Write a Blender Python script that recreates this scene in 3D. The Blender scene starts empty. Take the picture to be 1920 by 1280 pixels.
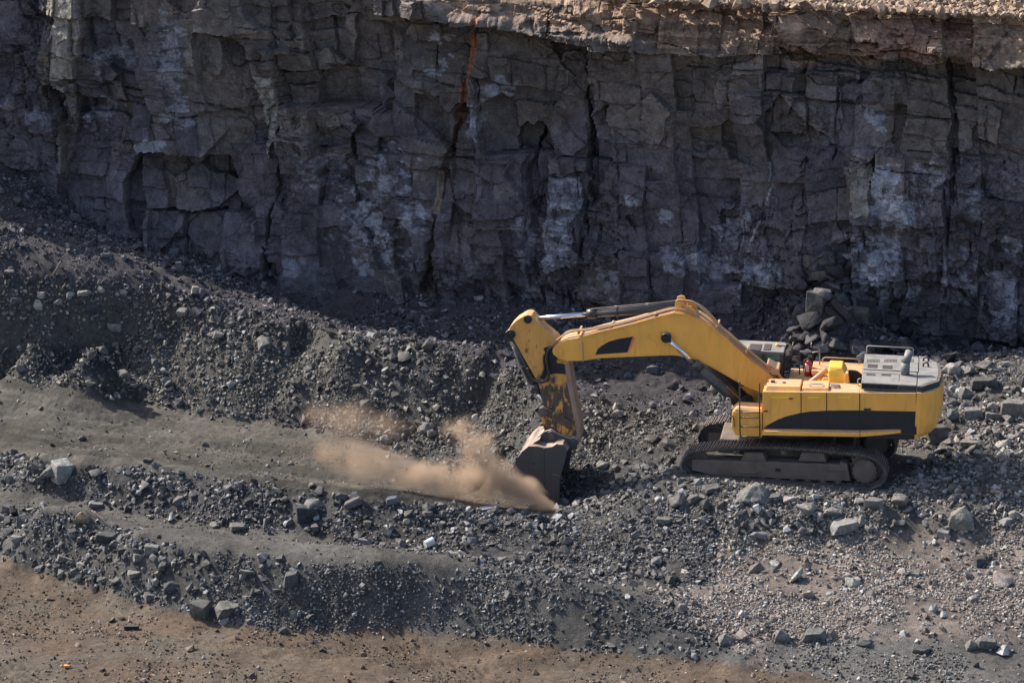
import bpy, bmesh, math, random
import numpy as np
from mathutils import Vector, Matrix, Euler
R = math.radians
rng = np.random.default_rng(7); random.seed(7)
S = bpy.context.scene
col = S.collection

# ------------------------------------------------------------------ camera
PITCH = R(16.0); FPX = 4517.0; CAM = np.array([0.0, -71.3, 24.4])
cd = bpy.data.cameras.new('camera'); cam = bpy.data.objects.new('camera', cd); col.objects.link(cam)
cam.location = CAM; cam.rotation_euler = (R(90) - PITCH, 0, 0)
cd.sensor_width = 36; cd.lens = 36 * FPX / 1920; cd.clip_start = 1; cd.clip_end = 5000
S.camera = cam
# ------------------------------------------------------------------ light
SUN_EL, SUN_AZ = R(41), R(31)          # sun stands left of the view and 31 degrees behind the rock face line
sdir = Vector((-math.cos(SUN_AZ) * math.cos(SUN_EL), math.sin(SUN_AZ) * math.cos(SUN_EL), math.sin(SUN_EL)))
W = bpy.data.worlds.new('World'); S.world = W; W.use_nodes = True
wn = W.node_tree; bg = wn.nodes['Background']
sky = wn.nodes.new('ShaderNodeTexSky'); sky.sky_type = 'NISHITA'; sky.sun_disc = False
sky.sun_elevation = SUN_EL; sky.sun_rotation = math.atan2(sdir.x, sdir.y)
sky.dust_density = 3.0; sky.air_density = .9; sky.altitude = 300
wn.links.new(sky.outputs[0], bg.inputs[0]); bg.inputs[1].default_value = 0.13
ld = bpy.data.lights.new('sun', 'SUN'); ld.energy = 4.3; ld.angle = R(0.6); ld.color = (1.0, 0.93, 0.82)
sun = bpy.data.objects.new('sun', ld); col.objects.link(sun)
sun.rotation_euler = sdir.to_track_quat('Z', 'Y').to_euler()
S.view_settings.view_transform = 'Standard'; S.view_settings.look = 'None'
S.view_settings.exposure = 0.9; S.view_settings.gamma = 1.0
S.cycles.use_denoising = True
S.cycles.volume_step_rate = 2.0; S.cycles.volume_max_steps = 128
S.cycles.max_bounces = 6

# ------------------------------------------------------------------ helpers: numbers
cp, sp = math.cos(PITCH), math.sin(PITCH)
def ray(px, py):
    a = (px - 960) / FPX; b = (640 - py) / FPX
    return np.array([a, cp + b * sp, -sp + b * cp])
def G(px, py, z):
    r = ray(px, py); t = (z - CAM[2]) / r[2]
    return CAM[0] + r[0] * t, CAM[1] + r[1] * t
def proj(X, Y, Z):
    dy = Y - CAM[1]; dz = Z - CAM[2]
    dep = dy * cp - dz * sp; up = dy * sp + dz * cp
    return 960 + FPX * (X - CAM[0]) / dep, 640 - FPX * up / dep
_T = rng.random((512, 512))
def vnoise(x, y, seed=0):
    x = x + seed * 37.17; y = y + seed * 91.73
    xi = np.floor(x).astype(np.int64); yi = np.floor(y).astype(np.int64)
    fx = x - xi; fy = y - yi
    fx = fx * fx * fx * (fx * (fx * 6 - 15) + 10); fy = fy * fy * fy * (fy * (fy * 6 - 15) + 10)
    a = _T[xi % 512, yi % 512]; b = _T[(xi + 1) % 512, yi % 512]
    c = _T[xi % 512, (yi + 1) % 512]; d = _T[(xi + 1) % 512, (yi + 1) % 512]
    return (a * (1 - fx) + b * fx) * (1 - fy) + (c * (1 - fx) + d * fx) * fy
def fbm(x, y, seed=0, octv=4, gain=0.5):
    s = 0; a = 1; t = 0
    for i in range(octv):
        s = s + a * (vnoise(x * 2 ** i, y * 2 ** i, seed + i * 3) - 0.5) * 2; t += a; a *= gain
    return s / t
def sm(a, b, x):
    t = np.clip((x - a) / (b - a), 0, 1); return t * t * (3 - 2 * t)
def inpoly(px, py, poly):
    ins = np.zeros(px.shape, bool); n = len(poly)
    for i in range(n):
        x1, y1 = poly[i]; x2, y2 = poly[(i + 1) % n]
        if y1 == y2: continue
        c = ((y1 > py) != (y2 > py)) & (px < (x2 - x1) * (py - y1) / (y2 - y1) + x1)
        ins ^= c
    return ins
def blob(px, py, cx, cy, rx, ry, n=0.0):
    return np.clip(1.35 - np.hypot((px - cx) / rx, (py - cy) / ry) + n, 0, 1)

# ------------------------------------------------------------------ helpers: objects
def tag(o, label=None, cat=None, group=None, kind=None):
    if label: o['label'] = label
    if cat: o['category'] = cat
    if group: o['group'] = group
    if kind: o['kind'] = kind
    return o
def empty(name, loc, rz=0):
    o = bpy.data.objects.new(name, None); col.objects.link(o); o.location = loc; o.rotation_euler = (0, 0, rz)
    o.empty_display_size = .3
    return o
def np_mesh(name, V, F, mat, attrs=None, smooth=False, link=True, parent=None):
    """V (n,3); F (m,k) with k = 3 or 4"""
    me = bpy.data.meshes.new(name); F = np.asarray(F, np.int32); m, k = F.shape
    me.vertices.add(len(V)); me.vertices.foreach_set('co', np.ascontiguousarray(V, np.float32).ravel())
    me.loops.add(m * k); me.loops.foreach_set('vertex_index', F.ravel())
    me.polygons.add(m); me.polygons.foreach_set('loop_start', np.arange(0, m * k, k, dtype=np.int32))
    me.polygons.foreach_set('loop_total', np.full(m, k, np.int32))
    me.polygons.foreach_set('use_smooth', np.full(m, smooth, bool))
    me.update(calc_edges=True)
    for an, arr in (attrs or {}).items():
        at = me.color_attributes.new(an, 'FLOAT_COLOR', 'POINT')
        c4 = np.ones((len(V), 4), np.float32); c4[:, :3] = arr; at.data.foreach_set('color', c4.ravel())
    me.materials.append(mat)
    o = bpy.data.objects.new(name, me); col.objects.link(o)
    if parent: o.parent = parent
    return o
def grid_faces(nu, nv):
    i = np.arange((nu - 1) * (nv - 1)); a = (i // (nv - 1)) * nv + i % (nv - 1)
    return np.stack([a, a + nv, a + nv + 1, a + 1], 1)

# ------------------------------------------------------------------ materials
def newmat(name):
    m = bpy.data.materials.new(name); m.use_nodes = True
    nt = m.node_tree; return m, nt, nt.nodes['Principled BSDF'], nt.nodes.new, nt.links.new
def rock_mat(name, scale=1.0, bump=.5, rough=.85, rocks=False, spec=.3):
    m, nt, b, N, Lk = newmat(name)
    at = N('ShaderNodeAttribute'); at.attribute_name = 'tint'
    tc = N('ShaderNodeTexCoord')
    n1 = N('ShaderNodeTexNoise'); n1.inputs['Scale'].default_value = 3.5 * scale; n1.inputs['Detail'].default_value = 9; n1.inputs['Roughness'].default_value = .65
    n2 = N('ShaderNodeTexNoise'); n2.inputs['Scale'].default_value = 16 * scale; n2.inputs['Detail'].default_value = 6; n2.inputs['Roughness'].default_value = .7
    for n in (n1, n2): Lk(tc.outputs['Object'], n.inputs['Vector'])
    r = N('ShaderNodeMapRange'); r.inputs[1].default_value = .3; r.inputs[2].default_value = .72; r.inputs[3].default_value = .55; r.inputs[4].default_value = 1.5
    Lk(n1.outputs[0], r.inputs[0])
    r2 = N('ShaderNodeMapRange'); r2.inputs[1].default_value = .35; r2.inputs[2].default_value = .68; r2.inputs[3].default_value = .7; r2.inputs[4].default_value = 1.35
    Lk(n2.outputs[0], r2.inputs[0])
    mu = N('ShaderNodeMath'); mu.operation = 'MULTIPLY'; Lk(r.outputs[0], mu.inputs[0]); Lk(r2.outputs[0], mu.inputs[1])
    mx = N('ShaderNodeVectorMath'); mx.operation = 'SCALE'; Lk(at.outputs['Color'], mx.inputs[0]); Lk(mu.outputs[0], mx.inputs['Scale'])
    Lk(mx.outputs[0], b.inputs['Base Color'])
    bp = N('ShaderNodeBump'); bp.inputs['Strength'].default_value = bump; bp.inputs['Distance'].default_value = .06
    ad = N('ShaderNodeMath'); ad.operation = 'ADD'; Lk(n1.outputs[0], ad.inputs[0]); Lk(n2.outputs[0], ad.inputs[1])
    Lk(ad.outputs[0], bp.inputs['Height']); Lk(bp.outputs[0], b.inputs['Normal'])
    b.inputs['Roughness'].default_value = rough; b.inputs['Specular IOR Level'].default_value = spec
    return m
M_ground = rock_mat('ground_grit', 1.6, .8)
M_rock = rock_mat('rock', 1.3, .35, rough=.75, spec=.3)
M_cliff = rock_mat('cliff_rock', .75, .45, rough=.8)

def paint(name, c, rough=.5, metal=0., dust=.6, dustcol=(.42, .30, .215), wear=0., wearcol=(.03, .025, .022), noise=.18, side=0.0, wscale=2.6, wz=None, streak=0.):
    """painted steel: colour variation, dust lying on upward faces, worn patches"""
    m, nt, b, N, Lk = newmat(name)
    tc = N('ShaderNodeTexCoord'); ge = N('ShaderNodeNewGeometry')
    n1 = N('ShaderNodeTexNoise'); n1.inputs['Scale'].default_value = 1.3; n1.inputs['Detail'].default_value = 8; n1.inputs['Roughness'].default_value = .62
    mp = N('ShaderNodeMapping'); mp.inputs['Scale'].default_value = (1, 1, .45)
    Lk(tc.outputs['Object'], mp.inputs[0]); Lk(mp.outputs[0], n1.inputs['Vector'])
    r = N('ShaderNodeMapRange'); r.inputs[1].default_value = .3; r.inputs[2].default_value = .7; r.inputs[3].default_value = 1 - noise; r.inputs[4].default_value = 1 + noise
    Lk(n1.outputs[0], r.inputs[0])
    sc = N('ShaderNodeVectorMath'); sc.operation = 'SCALE'; sc.inputs[0].default_value = c; Lk(r.outputs[0], sc.inputs['Scale'])
    cur = sc.outputs[0]
    if wear:
        nw = N('ShaderNodeTexNoise'); nw.inputs['Scale'].default_value = wscale; nw.inputs['Detail'].default_value = 7; nw.inputs['Roughness'].default_value = .6
        mw_ = N('ShaderNodeMapping'); mw_.inputs['Scale'].default_value = (1.3, 1.3, .55); Lk(tc.outputs['Object'], mw_.inputs[0]); Lk(mw_.outputs[0], nw.inputs['Vector']); nw.inputs['Distortion'].default_value = .4; nw.inputs['Roughness'].default_value = .72
        rw = N('ShaderNodeMapRange'); rw.inputs[1].default_value = 1 - wear; rw.inputs[2].default_value = 1 - wear + .07; Lk(nw.outputs[0], rw.inputs[0])
        if wz:                                             # more worn towards the digging end
            sz = N('ShaderNodeSeparateXYZ'); Lk(tc.outputs['Object'], sz.inputs[0]); rz_ = N('ShaderNodeMapRange'); rz_.inputs[1].default_value = wz[0]; rz_.inputs[2].default_value = wz[1]; rz_.inputs[4].default_value = wz[2]
            Lk(sz.outputs['Z'], rz_.inputs[0]); az = N('ShaderNodeMath'); az.operation = 'ADD'; Lk(nw.outputs[0], az.inputs[0]); Lk(rz_.outputs[0], az.inputs[1]); Lk(az.outputs[0], rw.inputs[0])
        mw = N('ShaderNodeMix'); mw.data_type = 'RGBA'; Lk(rw.outputs[0], mw.inputs['Factor']); Lk(cur, mw.inputs[6]); mw.inputs[7].default_value = (*wearcol, 1)
        cur = mw.outputs[2]
    if streak:
        ms = N('ShaderNodeMapping'); ms.inputs['Scale'].default_value = (7, 7, .7); Lk(tc.outputs['Object'], ms.inputs[0])
        ns = N('ShaderNodeTexNoise'); ns.inputs['Scale'].default_value = 1.2; ns.inputs['Detail'].default_value = 6; Lk(ms.outputs[0], ns.inputs['Vector'])
        rs = N('ShaderNodeMapRange'); rs.inputs[1].default_value = .56; rs.inputs[2].default_value = .8; rs.inputs[3].default_value = 0; rs.inputs[4].default_value = streak; Lk(ns.outputs[0], rs.inputs[0])
        mst = N('ShaderNodeMix'); mst.data_type = 'RGBA'; Lk(rs.outputs[0], mst.inputs['Factor']); Lk(cur, mst.inputs[6]); mst.inputs[7].default_value = (.2, .12, .07, 1); cur = mst.outputs[2]
    if dust or side:
        sx = N('ShaderNodeSeparateXYZ'); Lk(ge.outputs['Normal'], sx.inputs[0])
        rd = N('ShaderNodeMapRange'); rd.inputs[1].default_value = .25; rd.inputs[2].default_value = .85; rd.inputs[3].default_value = side; rd.inputs[4].default_value = dust
        Lk(sx.outputs['Z'], rd.inputs[0])
        nd = N('ShaderNodeTexNoise'); nd.inputs['Scale'].default_value = 3.0; nd.inputs['Detail'].default_value = 6; Lk(tc.outputs['Object'], nd.inputs['Vector'])
        rn = N('ShaderNodeMapRange'); rn.inputs[1].default_value = .35; rn.inputs[2].default_value = .6; rn.inputs[3].default_value = .55; rn.inputs[4].default_value = 1.15; Lk(nd.outputs[0], rn.inputs[0])
        mu = N('ShaderNodeMath'); mu.operation = 'MULTIPLY'; mu.use_clamp = True; Lk(rd.outputs[0], mu.inputs[0]); Lk(rn.outputs[0], mu.inputs[1])
        md = N('ShaderNodeMix'); md.data_type = 'RGBA'; Lk(mu.outputs[0], md.inputs['Factor']); Lk(cur, md.inputs[6]); md.inputs[7].default_value = (*dustcol, 1)
        cur = md.outputs[2]
    Lk(cur, b.inputs['Base Color'])
    b.inputs['Roughness'].default_value = rough; b.inputs['Metallic'].default_value = metal
    return m
YEL = (.93, .44, .062)
M_yel = paint('yellow_paint', YEL, .5, dust=.8, side=.1, streak=.4)
M_yelworn = paint('worn_yellow_paint', (.68, .33, .06), .6, dust=.6, wear=.40, wz=(3.6, 1.4, .2), side=.12, wscale=3.4, wearcol=(.035, .024, .02), streak=.5)
M_cyl = paint('cylinder_paint', (.035, .04, .048), .35, dust=.22, side=.02)
M_yelclean = paint('clean_yellow_paint', (.83, .47, .04), .45, dust=.25)
M_black = paint('black_paint', (.013, .015, .022), .45, dust=.5, side=.0)
M_handle = paint('bright_yellow_trim', (.95, .6, .03), .5, dust=.1)
M_dark = paint('dark_steel', (.03, .03, .033), .55, dust=.55, side=.04)
M_track = paint('track_steel', (.04, .038, .037), .6, dust=.85, dustcol=(.24, .205, .18), side=.25)
M_frame = paint('track_frame_paint', (.085, .06, .05), .8, dust=.7, dustcol=(.2, .16, .13), side=.4, noise=.3)
M_frame2 = paint('dusty_steel', (.22, .15, .11), .8, dust=.8, side=.5)
M_hood = paint('grey_paint', (.11, .12, .125), .6, dust=.8, dustcol=(.27, .255, .235), side=.05)
M_hoodside = paint('dark_grey_paint', (.032, .038, .048), .5, dust=.3)
M_vent = paint('vent_black', (.015, .015, .017), .8, dust=.1)
M_chrome = paint('chrome', (.75, .76, .78), .18, metal=1., dust=0, noise=.03)
M_rail = paint('rail_steel', (.33, .31, .29), .5, metal=.3, dust=.4)
M_hose = paint('tan_pipe', (.48, .27, .12), .6, dust=.6, side=.3)
M_rubber = paint('rubber_hose', (.03, .03, .033), .6, dust=.3)
M_bucket = paint('bucket_steel', (.05, .049, .054), .6, dust=.95, dustcol=(.40, .30, .24), side=.02, noise=.22)
M_red = paint('red_paint', (.42, .03, .03), .35, dust=.1)
M_pink = paint('faded_red_stripe', (.7, .16, .1), .5, dust=.1)
M_white = paint('white_plastic', (.5, .52, .53), .5, dust=.1)
M_orange = paint('orange_plastic', (.85, .32, .09), .6, dust=0)
M_wood = paint('weathered_timber', (.16, .115, .085), .9, dust=0)
M_blade = paint('clean_rubber', (.05, .05, .05), .6, dust=0)
mg, nt, b, N, Lk = newmat('cab_glass'); b.inputs['Base Color'].default_value = (.05, .15, .13, 1); b.inputs['Roughness'].default_value = .15
M_glass = mg

# ------------------------------------------------------------------ mesh builder
class MB:
    def __init__(s): s.bm = bmesh.new()
    def prism(s, prof, y0, y1, bev=0, seg=2):
        vs0 = [s.bm.verts.new((x, y0, z)) for x, z in prof]; vs1 = [s.bm.verts.new((x, y1, z)) for x, z in prof]
        n = len(prof); fs = [s.bm.faces.new(vs0), s.bm.faces.new(vs1[::-1])]
        for i in range(n): fs.append(s.bm.faces.new((vs0[i], vs1[i], vs1[(i + 1) % n], vs0[(i + 1) % n])))
        s._fin(fs, bev, seg); return s
    def _fin(s, fs, bev, seg=2):
        bmesh.ops.recalc_face_normals(s.bm, faces=fs)
        if bev:
            es = {e for f in fs for e in f.edges}
            bmesh.ops.bevel(s.bm, geom=list(es), offset=bev, segments=seg, affect='EDGES', profile=.5, clamp_overlap=True)
    def box(s, a, b_, bev=0, mat=None):
        fs = []
        P = [(x, y, z) for x in (a[0], b_[0]) for y in (a[1], b_[1]) for z in (a[2], b_[2])]
        v = [s.bm.verts.new(Vector(p) if mat is None else mat @ Vector(p)) for p in P]
        for q in ((0, 1, 3, 2), (4, 6, 7, 5), (0, 4, 5, 1), (2, 3, 7, 6), (0, 2, 6, 4), (1, 5, 7, 3)): fs.append(s.bm.faces.new([v[i] for i in q]))
        s._fin(fs, bev); return s
    def hull(s, pts, bev=0):
        vs = [s.bm.verts.new(p) for p in pts]
        r = bmesh.ops.convex_hull(s.bm, input=vs)
        dead = [g for g in r['geom_interior'] + r['geom_unused'] if isinstance(g, bmesh.types.BMVert)]
        bmesh.ops.delete(s.bm, geom=list(set(dead)), context='VERTS')
        fs = [g for g in r['geom'] if isinstance(g, bmesh.types.BMFace) and g.is_valid]
        if bev:
            es = {e for f in fs for e in f.edges if len(e.link_faces) == 2 and e.calc_face_angle(0) > .3}
            bmesh.ops.bevel(s.bm, geom=list(es), offset=bev, segments=2, affect='EDGES', profile=.5, clamp_overlap=True)
        return s
    def cyl(s, p0, p1, r, r1=None, n=20, cap=True):
        p0 = Vector(p0); p1 = Vector(p1); d = (p1 - p0); q = d.to_track_quat('Z', 'Y').to_matrix()
        r1 = r if r1 is None else r1
        a = []; b_ = []
        for i in range(n):
            t = 2 * math.pi * i / n; o = Vector((math.cos(t), math.sin(t), 0))
            a.append(s.bm.verts.new(p0 + q @ (o * r))); b_.append(s.bm.verts.new(p1 + q @ (o * r1)))
        for i in range(n):
            f = s.bm.faces.new((a[i], a[(i + 1) % n], b_[(i + 1) % n], b_[i])); f.smooth = True
        if cap: s.bm.faces.new(a[::-1]); s.bm.faces.new(b_)
        return s
    def tube(s, pts, r, n=8, sub=6):
        P = [Vector(p) for p in pts]
        if sub > 1 and len(P) > 2:
            Q = []; E = [P[0] * 2 - P[1]] + P + [P[-1] * 2 - P[-2]]
            for i in range(len(P) - 1):
                a, b_, c, d = E[i:i + 4]
                for k in range(sub):
                    t = k / sub
                    Q.append(.5 * ((2 * b_) + (c - a) * t + (2 * a - 5 * b_ + 4 * c - d) * t * t + (3 * b_ - a - 3 * c + d) * t ** 3))
            Q.append(P[-1]); P = Q
        prev = None; ring0 = None
        up = Vector((0, 1, 0.01))
        for i, p in enumerate(P):
            t = (P[min(i + 1, len(P) - 1)] - P[max(i - 1, 0)]).normalized()
            u = up.cross(t)
            if u.length < .05: u = Vector((1, 0, 0)).cross(t)
            u.normalize(); w = t.cross(u)
            ring = [s.bm.verts.new(p + (u * math.cos(2 * math.pi * k / n) + w * math.sin(2 * math.pi * k / n)) * r) for k in range(n)]
            if prev:
                for k in range(n):
                    f = s.bm.faces.new((prev[k], prev[(k + 1) % n], ring[(k + 1) % n], ring[k])); f.smooth = True
            else: ring0 = ring
            prev = ring
        s.bm.faces.new(ring0[::-1]); s.bm.faces.new(prev)
        return s
    def build(s, name, mat, parent=None):
        bmesh.ops.recalc_face_normals(s.bm, faces=s.bm.faces[:])
        me = bpy.data.meshes.new(name); s.bm.to_mesh(me); s.bm.free()
        me.materials.append(mat)
        o = bpy.data.objects.new(name, me); col.objects.link(o)
        if parent: o.parent = parent
        return o

# ================================================================== GROUND
def pl(pts, z=None, step=60):
    """control points along a line given as picture position and real height"""
    out = []
    for (a, b_) in zip(pts[:-1], pts[1:]):
        n = max(1, int(math.hypot(a[0] - b_[0], a[1] - b_[1]) / step))
        for k in range(n):
            t = k / n; out.append(tuple(a[i] + (b_[i] - a[i]) * t for i in range(len(a))))
    out.append(pts[-1])
    return [(p[0], p[1], p[2] if len(p) > 2 else z) for p in out]
TOE1 = [(-300, 1000), (0, 1045), (200, 1110), (330, 1152), (480, 1178), (750, 1178), (900, 1190), (1060, 1215), (1200, 1235), (1350, 1243), (1500, 1264), (1700, 1305), (2400, 1380)]
CR1 = [(-300, 925), (0, 952), (150, 960), (250, 1008), (400, 1038), (560, 1052), (700, 1062), (880, 1060), (1050, 1080), (1200, 1120), (1300, 1165), (1390, 1225)]
TOE2 = [(-300, 885), (0, 908), (200, 948), (400, 985), (600, 1003), (750, 1032), (900, 1052), (1000, 1080), (1150, 1096), (1300, 1092)]
CR2 = [(-300, 825), (0, 850), (150, 872), (300, 882), (430, 905), (560, 918), (700, 935), (850, 952), (950, 960), (1040, 968)]
HT = [(-300, 690), (0, 700), (200, 742), (400, 780), (600, 803), (750, 850), (870, 895), (960, 925), (1020, 945)]
CRI = [(-300, 520), (0, 535), (150, 545), (300, 560), (450, 592), (600, 617), (750, 640), (900, 680), (1000, 712), (1060, 737), (1150, 762), (1290, 792), (1330, 803)]
CRZ = [2.1, 2.0, 1.85, 1.6, 1.2, .95, .85, .6, .45, .3, .05, -.2, -.2]
cps = []
cps += pl([(-600, 1290), (2500, 1290)], -2.0, 150) + pl([(-600, 1500), (2500, 1500)], -2.0, 250) + pl([(-600, 1180), (150, 1190), (700, 1230)], -2.0, 120)
cps += pl([(x, y, -2.0 + .1 * max(0, x - 1200) / 500) for x, y in TOE1])
cps += pl([(x, y, -.5 - max(0, min(1, (x - 1080) / 310)) * 1.2) for x, y in CR1])
for x, y in ((-100, 905), (60, 928), (200, 968), (330, 1000), (480, 1015), (620, 1030), (800, 1048), (960, 1068), (1120, 1100)): cps.append((x, y, -1.65))
cps += pl([(x, y, -1.6) for x, y in TOE2])
cps += pl([(x, y, -.62 - .55 * max(0, min(1, (x - 780) / 200))) for x, y in CR2])
cps += pl([(1100, 970, -1.1), (1150, 955, -.8), (1250, 925, -.45), (1330, 905, -.25)])
for x in range(-300, 961, 110):
    a = np.interp(x, *zip(*CR2)); b_ = np.interp(x, *zip(*HT))
    cps += [(x, a - 22, -1.75), (x, (a + b_) / 2, -1.7 + .25 * max(0, min(1, (450 - x) / 450))), (x, b_, -1.65 + .6 * max(0, min(1, (450 - x) / 450)))]
cps += [(1030, 950, -1.9), (1060, 940, -1.9), (1110, 930, -1.6), (1170, 905, -1.2), (1230, 885, -.8), (1010, 900, -1.6), (1060, 880, -1.3), (1130, 850, -.8), (1210, 830, -.45), (1280, 830, -.25)]
cps += pl([(x, y, z) for (x, y), z in zip(CRI, CRZ)], step=40)
# benches and hollows in the rear bank
cps += [(60, 640, .5), (150, 668, .0), (220, 694, -.95), (120, 690, -.8), (180, 650, .6), (330, 640, .2), (480, 690, -.2), (600, 700, -.1), (700, 720, -.2), (760, 690, .25), (830, 740, -.5), (900, 770, -1.0), (960, 800, -1.0), (640, 660, .7), (560, 660, .1)]
# trench behind the bank, in the shade of the face
cps += [(600, 596, -.1), (700, 620, -.1), (800, 645, -.2), (900, 665, -.3), (1000, 690, -.5), (1100, 728, -.8), (1200, 762, -1.0), (1300, 775, -1.0), (1380, 790, -.9), (1000, 650, -.1), (1200, 690, -.5), (1350, 700, -.5)]
WBX = lambda X: 16.65 - .23 * X           # foot line of the face
def wallpt(px, py, off=0.0):
    r = ray(px, py); t = (16.65 + off - CAM[1] - .23 * 0) / (r[1] + .23 * r[0]); return r[0] * t, CAM[1] + r[1] * t, CAM[2] + r[2] * t
wb = []
for px, py in ((-300, 250), (-100, 285), (0, 300), (60, 340), (120, 395), (200, 440), (300, 470), (400, 500), (480, 525), (560, 540), (650, 545), (800, 560), (950, 575), (1050, 590), (1150, 600), (1250, 600), (1350, 620), (1430, 600), (1480, 570), (1515, 515), (1545, 480), (1580, 520), (1640, 590), (1700, 645), (1800, 660), (1920, 650), (2300, 640)):
    x, y, z = wallpt(px, py); wb.append((x, y, z)); wb.append((x + .23, y + 1.2, z + .5)); wb.append((x + .7, y + 4, z + .8))
# machine bench and right field
cps += pl([(1330, 903, -.22), (1450, 925, -.22), (1700, 930, -.2), (1950, 920, -.1), (2300, 900, 0)])
cps += [(1400, 960, -.45), (1520, 965, -.5), (1650, 960, -.4), (1800, 955, -.3), (1900, 975, -.5), (2200, 960, -.4), (1330, 1000, -1.0), (1420, 1020, -1.2), (1550, 1015, -1.1), (1700, 1010, -1.05), (1850, 1015, -1.05), (2200, 1020, -1.0),
        (1400, 1100, -1.5), (1600, 1100, -1.45), (1800, 1100, -1.4), (2200, 1100, -1.4), (1450, 1165, -1.6), (1600, 1170, -1.5), (1800, 1170, -1.45), (2200, 1170, -1.4), (1500, 1215, -1.85), (1700, 1220, -1.8), (1900, 1230, -1.8), (2300, 1230, -1.8)]
cps += [(1650, 700, .5), (1760, 690, .85), (1850, 690, 1.0), (1950, 685, 1.1), (2250, 670, 1.1), (1780, 760, .35), (1880, 760, .5), (2200, 760, .6), (1770, 820, .05), (1880, 830, .1), (2200, 830, .2), (1500, 700, .1), (1430, 680, .1), (1800, 668, .5), (1900, 664, .6), (1640, 672, .3)]
cps += [(1470, 640, .3), (1550, 600, 1.6), (1620, 640, .9), (1540, 560, 2.5), (1500, 600, 1.2), (1590, 580, 2.0), (1680, 660, .5)]
mp_ = [(6.0, 0.2), (6, 2.2), (8.5, .9), (8.5, 2.2), (8.5, -.6), (10.8, -.8), (10.8, .8), (12, -.5), (7, -.2), (6.2, 3.5), (11, 2.5), (12.5, 1.0), (7.5, 3.6), (9.5, 3.2)]
CP = np.array([(*G(a, b_, c), c) for a, b_, c in cps] + wb + [(x, y, -.2) for x, y in mp_] + [(x, y, -2) for x, y in ((-30, -25), (0, -26), (30, -25))] + [(-30, 5, -1.6), (-30, -10, -1.8), (30, 0, -.2), (30, -12, -1.6)])
# drop near duplicates
keep = []
for i, p in enumerate(CP):
    if all((CP[j, 0] - p[0]) ** 2 + (CP[j, 1] - p[1]) ** 2 > .12 for j in keep): keep.append(i)
CP = CP[keep]
Dm = np.hypot(CP[:, None, 0] - CP[None, :, 0], CP[:, None, 1] - CP[None, :, 1])
Wt = np.linalg.solve(np.block([[-np.sqrt(Dm ** 2 + .04), np.ones((len(CP), 1))], [np.ones((1, len(CP))), np.zeros((1, 1))]]), np.append(CP[:, 2], 0))
def base_h(X, Y):
    out = np.full(X.shape, Wt[-1])
    for (x, y, _), w in zip(CP, Wt[:-1]): out -= w * np.sqrt((X - x) ** 2 + (Y - y) ** 2 + .04)
    return out
def seq(a, b_, st, ext):
    c = np.arange(a, b_ + st / 2, st); lo = []; v = st; x = a
    while x > -ext: v *= 1.35; x -= v; lo.append(x)
    hi = []; v = st; x = c[-1]
    while x < ext: v *= 1.35; x += v; hi.append(x)
    return np.concatenate([lo[::-1], c, hi])
gx = seq(-21.5, 21.5, .07, 600); gy = seq(-18.5, 25, .1, 600)
GX, GY = np.meshgrid(gx, gy, indexing='ij')
cX = np.clip(GX, -26, 26); cY = np.clip(GY, -24, 27)
H = base_h(cX, cY)
far = sm(0, 40, np.hypot(GX - cX, GY - cY)); H = H * (1 - far) - 2 * far
PX, PY = proj(GX, GY, H)
wn_ = fbm(GX / 1.3, GY / 1.3, 5, 4) * 10
wob = wn_ + fbm(GX / .3, GY / .3, 9, 2) * 5
def zones(px, py, wob):
    y = py + wob
    i = lambda L: np.interp(px, *zip(*L))
    z = np.full(px.shape, 9)                                   # 9 bench / right rubble
    field = (px > 1290 + wob) & (y > 1000 - (px - 1300) * .01) ; z[field] = 7
    z[(px > 1440) & (y > 1205)] = 8                              # dark gritty flat
    z[(px <= 1345) & (y > i(CR2)) & (y <= i(TOE2) + (px > 1250) * 5)] = 4  # berm 2
    z[(px > 1040) & (px < 1340 + wob) & (y > 820) & (y < 1090)] = 4
    z[(px < 1255 + wob * 5) & (y > i(TOE2)) & (y <= i(CR1) + 6)] = 3  # grey strip between the berms
    z[(px < 1400) & (y > i(CR1)) & (y <= i(TOE1))] = 2
    z[(px < 1045) & (y > i(HT)) & (y <= i(CR2))] = 5             # haul road
    z[(px < 1045) & (y <= i(HT))] = 6
    z[(px >= 1040) & (px < 1320) & (y <= 850)] = 6
    t = (px < 1330) & (y <= i(CRI) - 3); z[t] = 10
    z[(px >= 1330) & (y < 690 - np.clip((px - 1640) * .04, -10, 30))] = 10  # talus under the face
    z[y > i(TOE1)] = 1                                           # brown dirt road
    return z
ZN = zones(PX, PY, wob)
fine = (np.abs(GX) < 26) & (GY > -24) & (GY < 30)
ZN = np.where((~fine) & (GY < 12), 1, ZN)
# surface relief
amp = np.array([0, .055, .10, .03, .13, .035, .16, .09, .04, .13, .12])[ZN]
rough_n = fbm(GX / .55, GY / .55, 2, 4, .6)
H2 = H + amp * rough_n * (1 - far)
H2 += .12 * fbm(GX / 2.2, GY / 2.2, 4, 3) * np.isin(ZN, (6, 10, 4, 9))
# clods and hummocks of the dug bank
bk = np.isin(ZN, (6,)); H2 += bk * (.28 * np.abs(fbm(GX / 1.7, GY / 1.7, 21, 3)) - .05)
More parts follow.
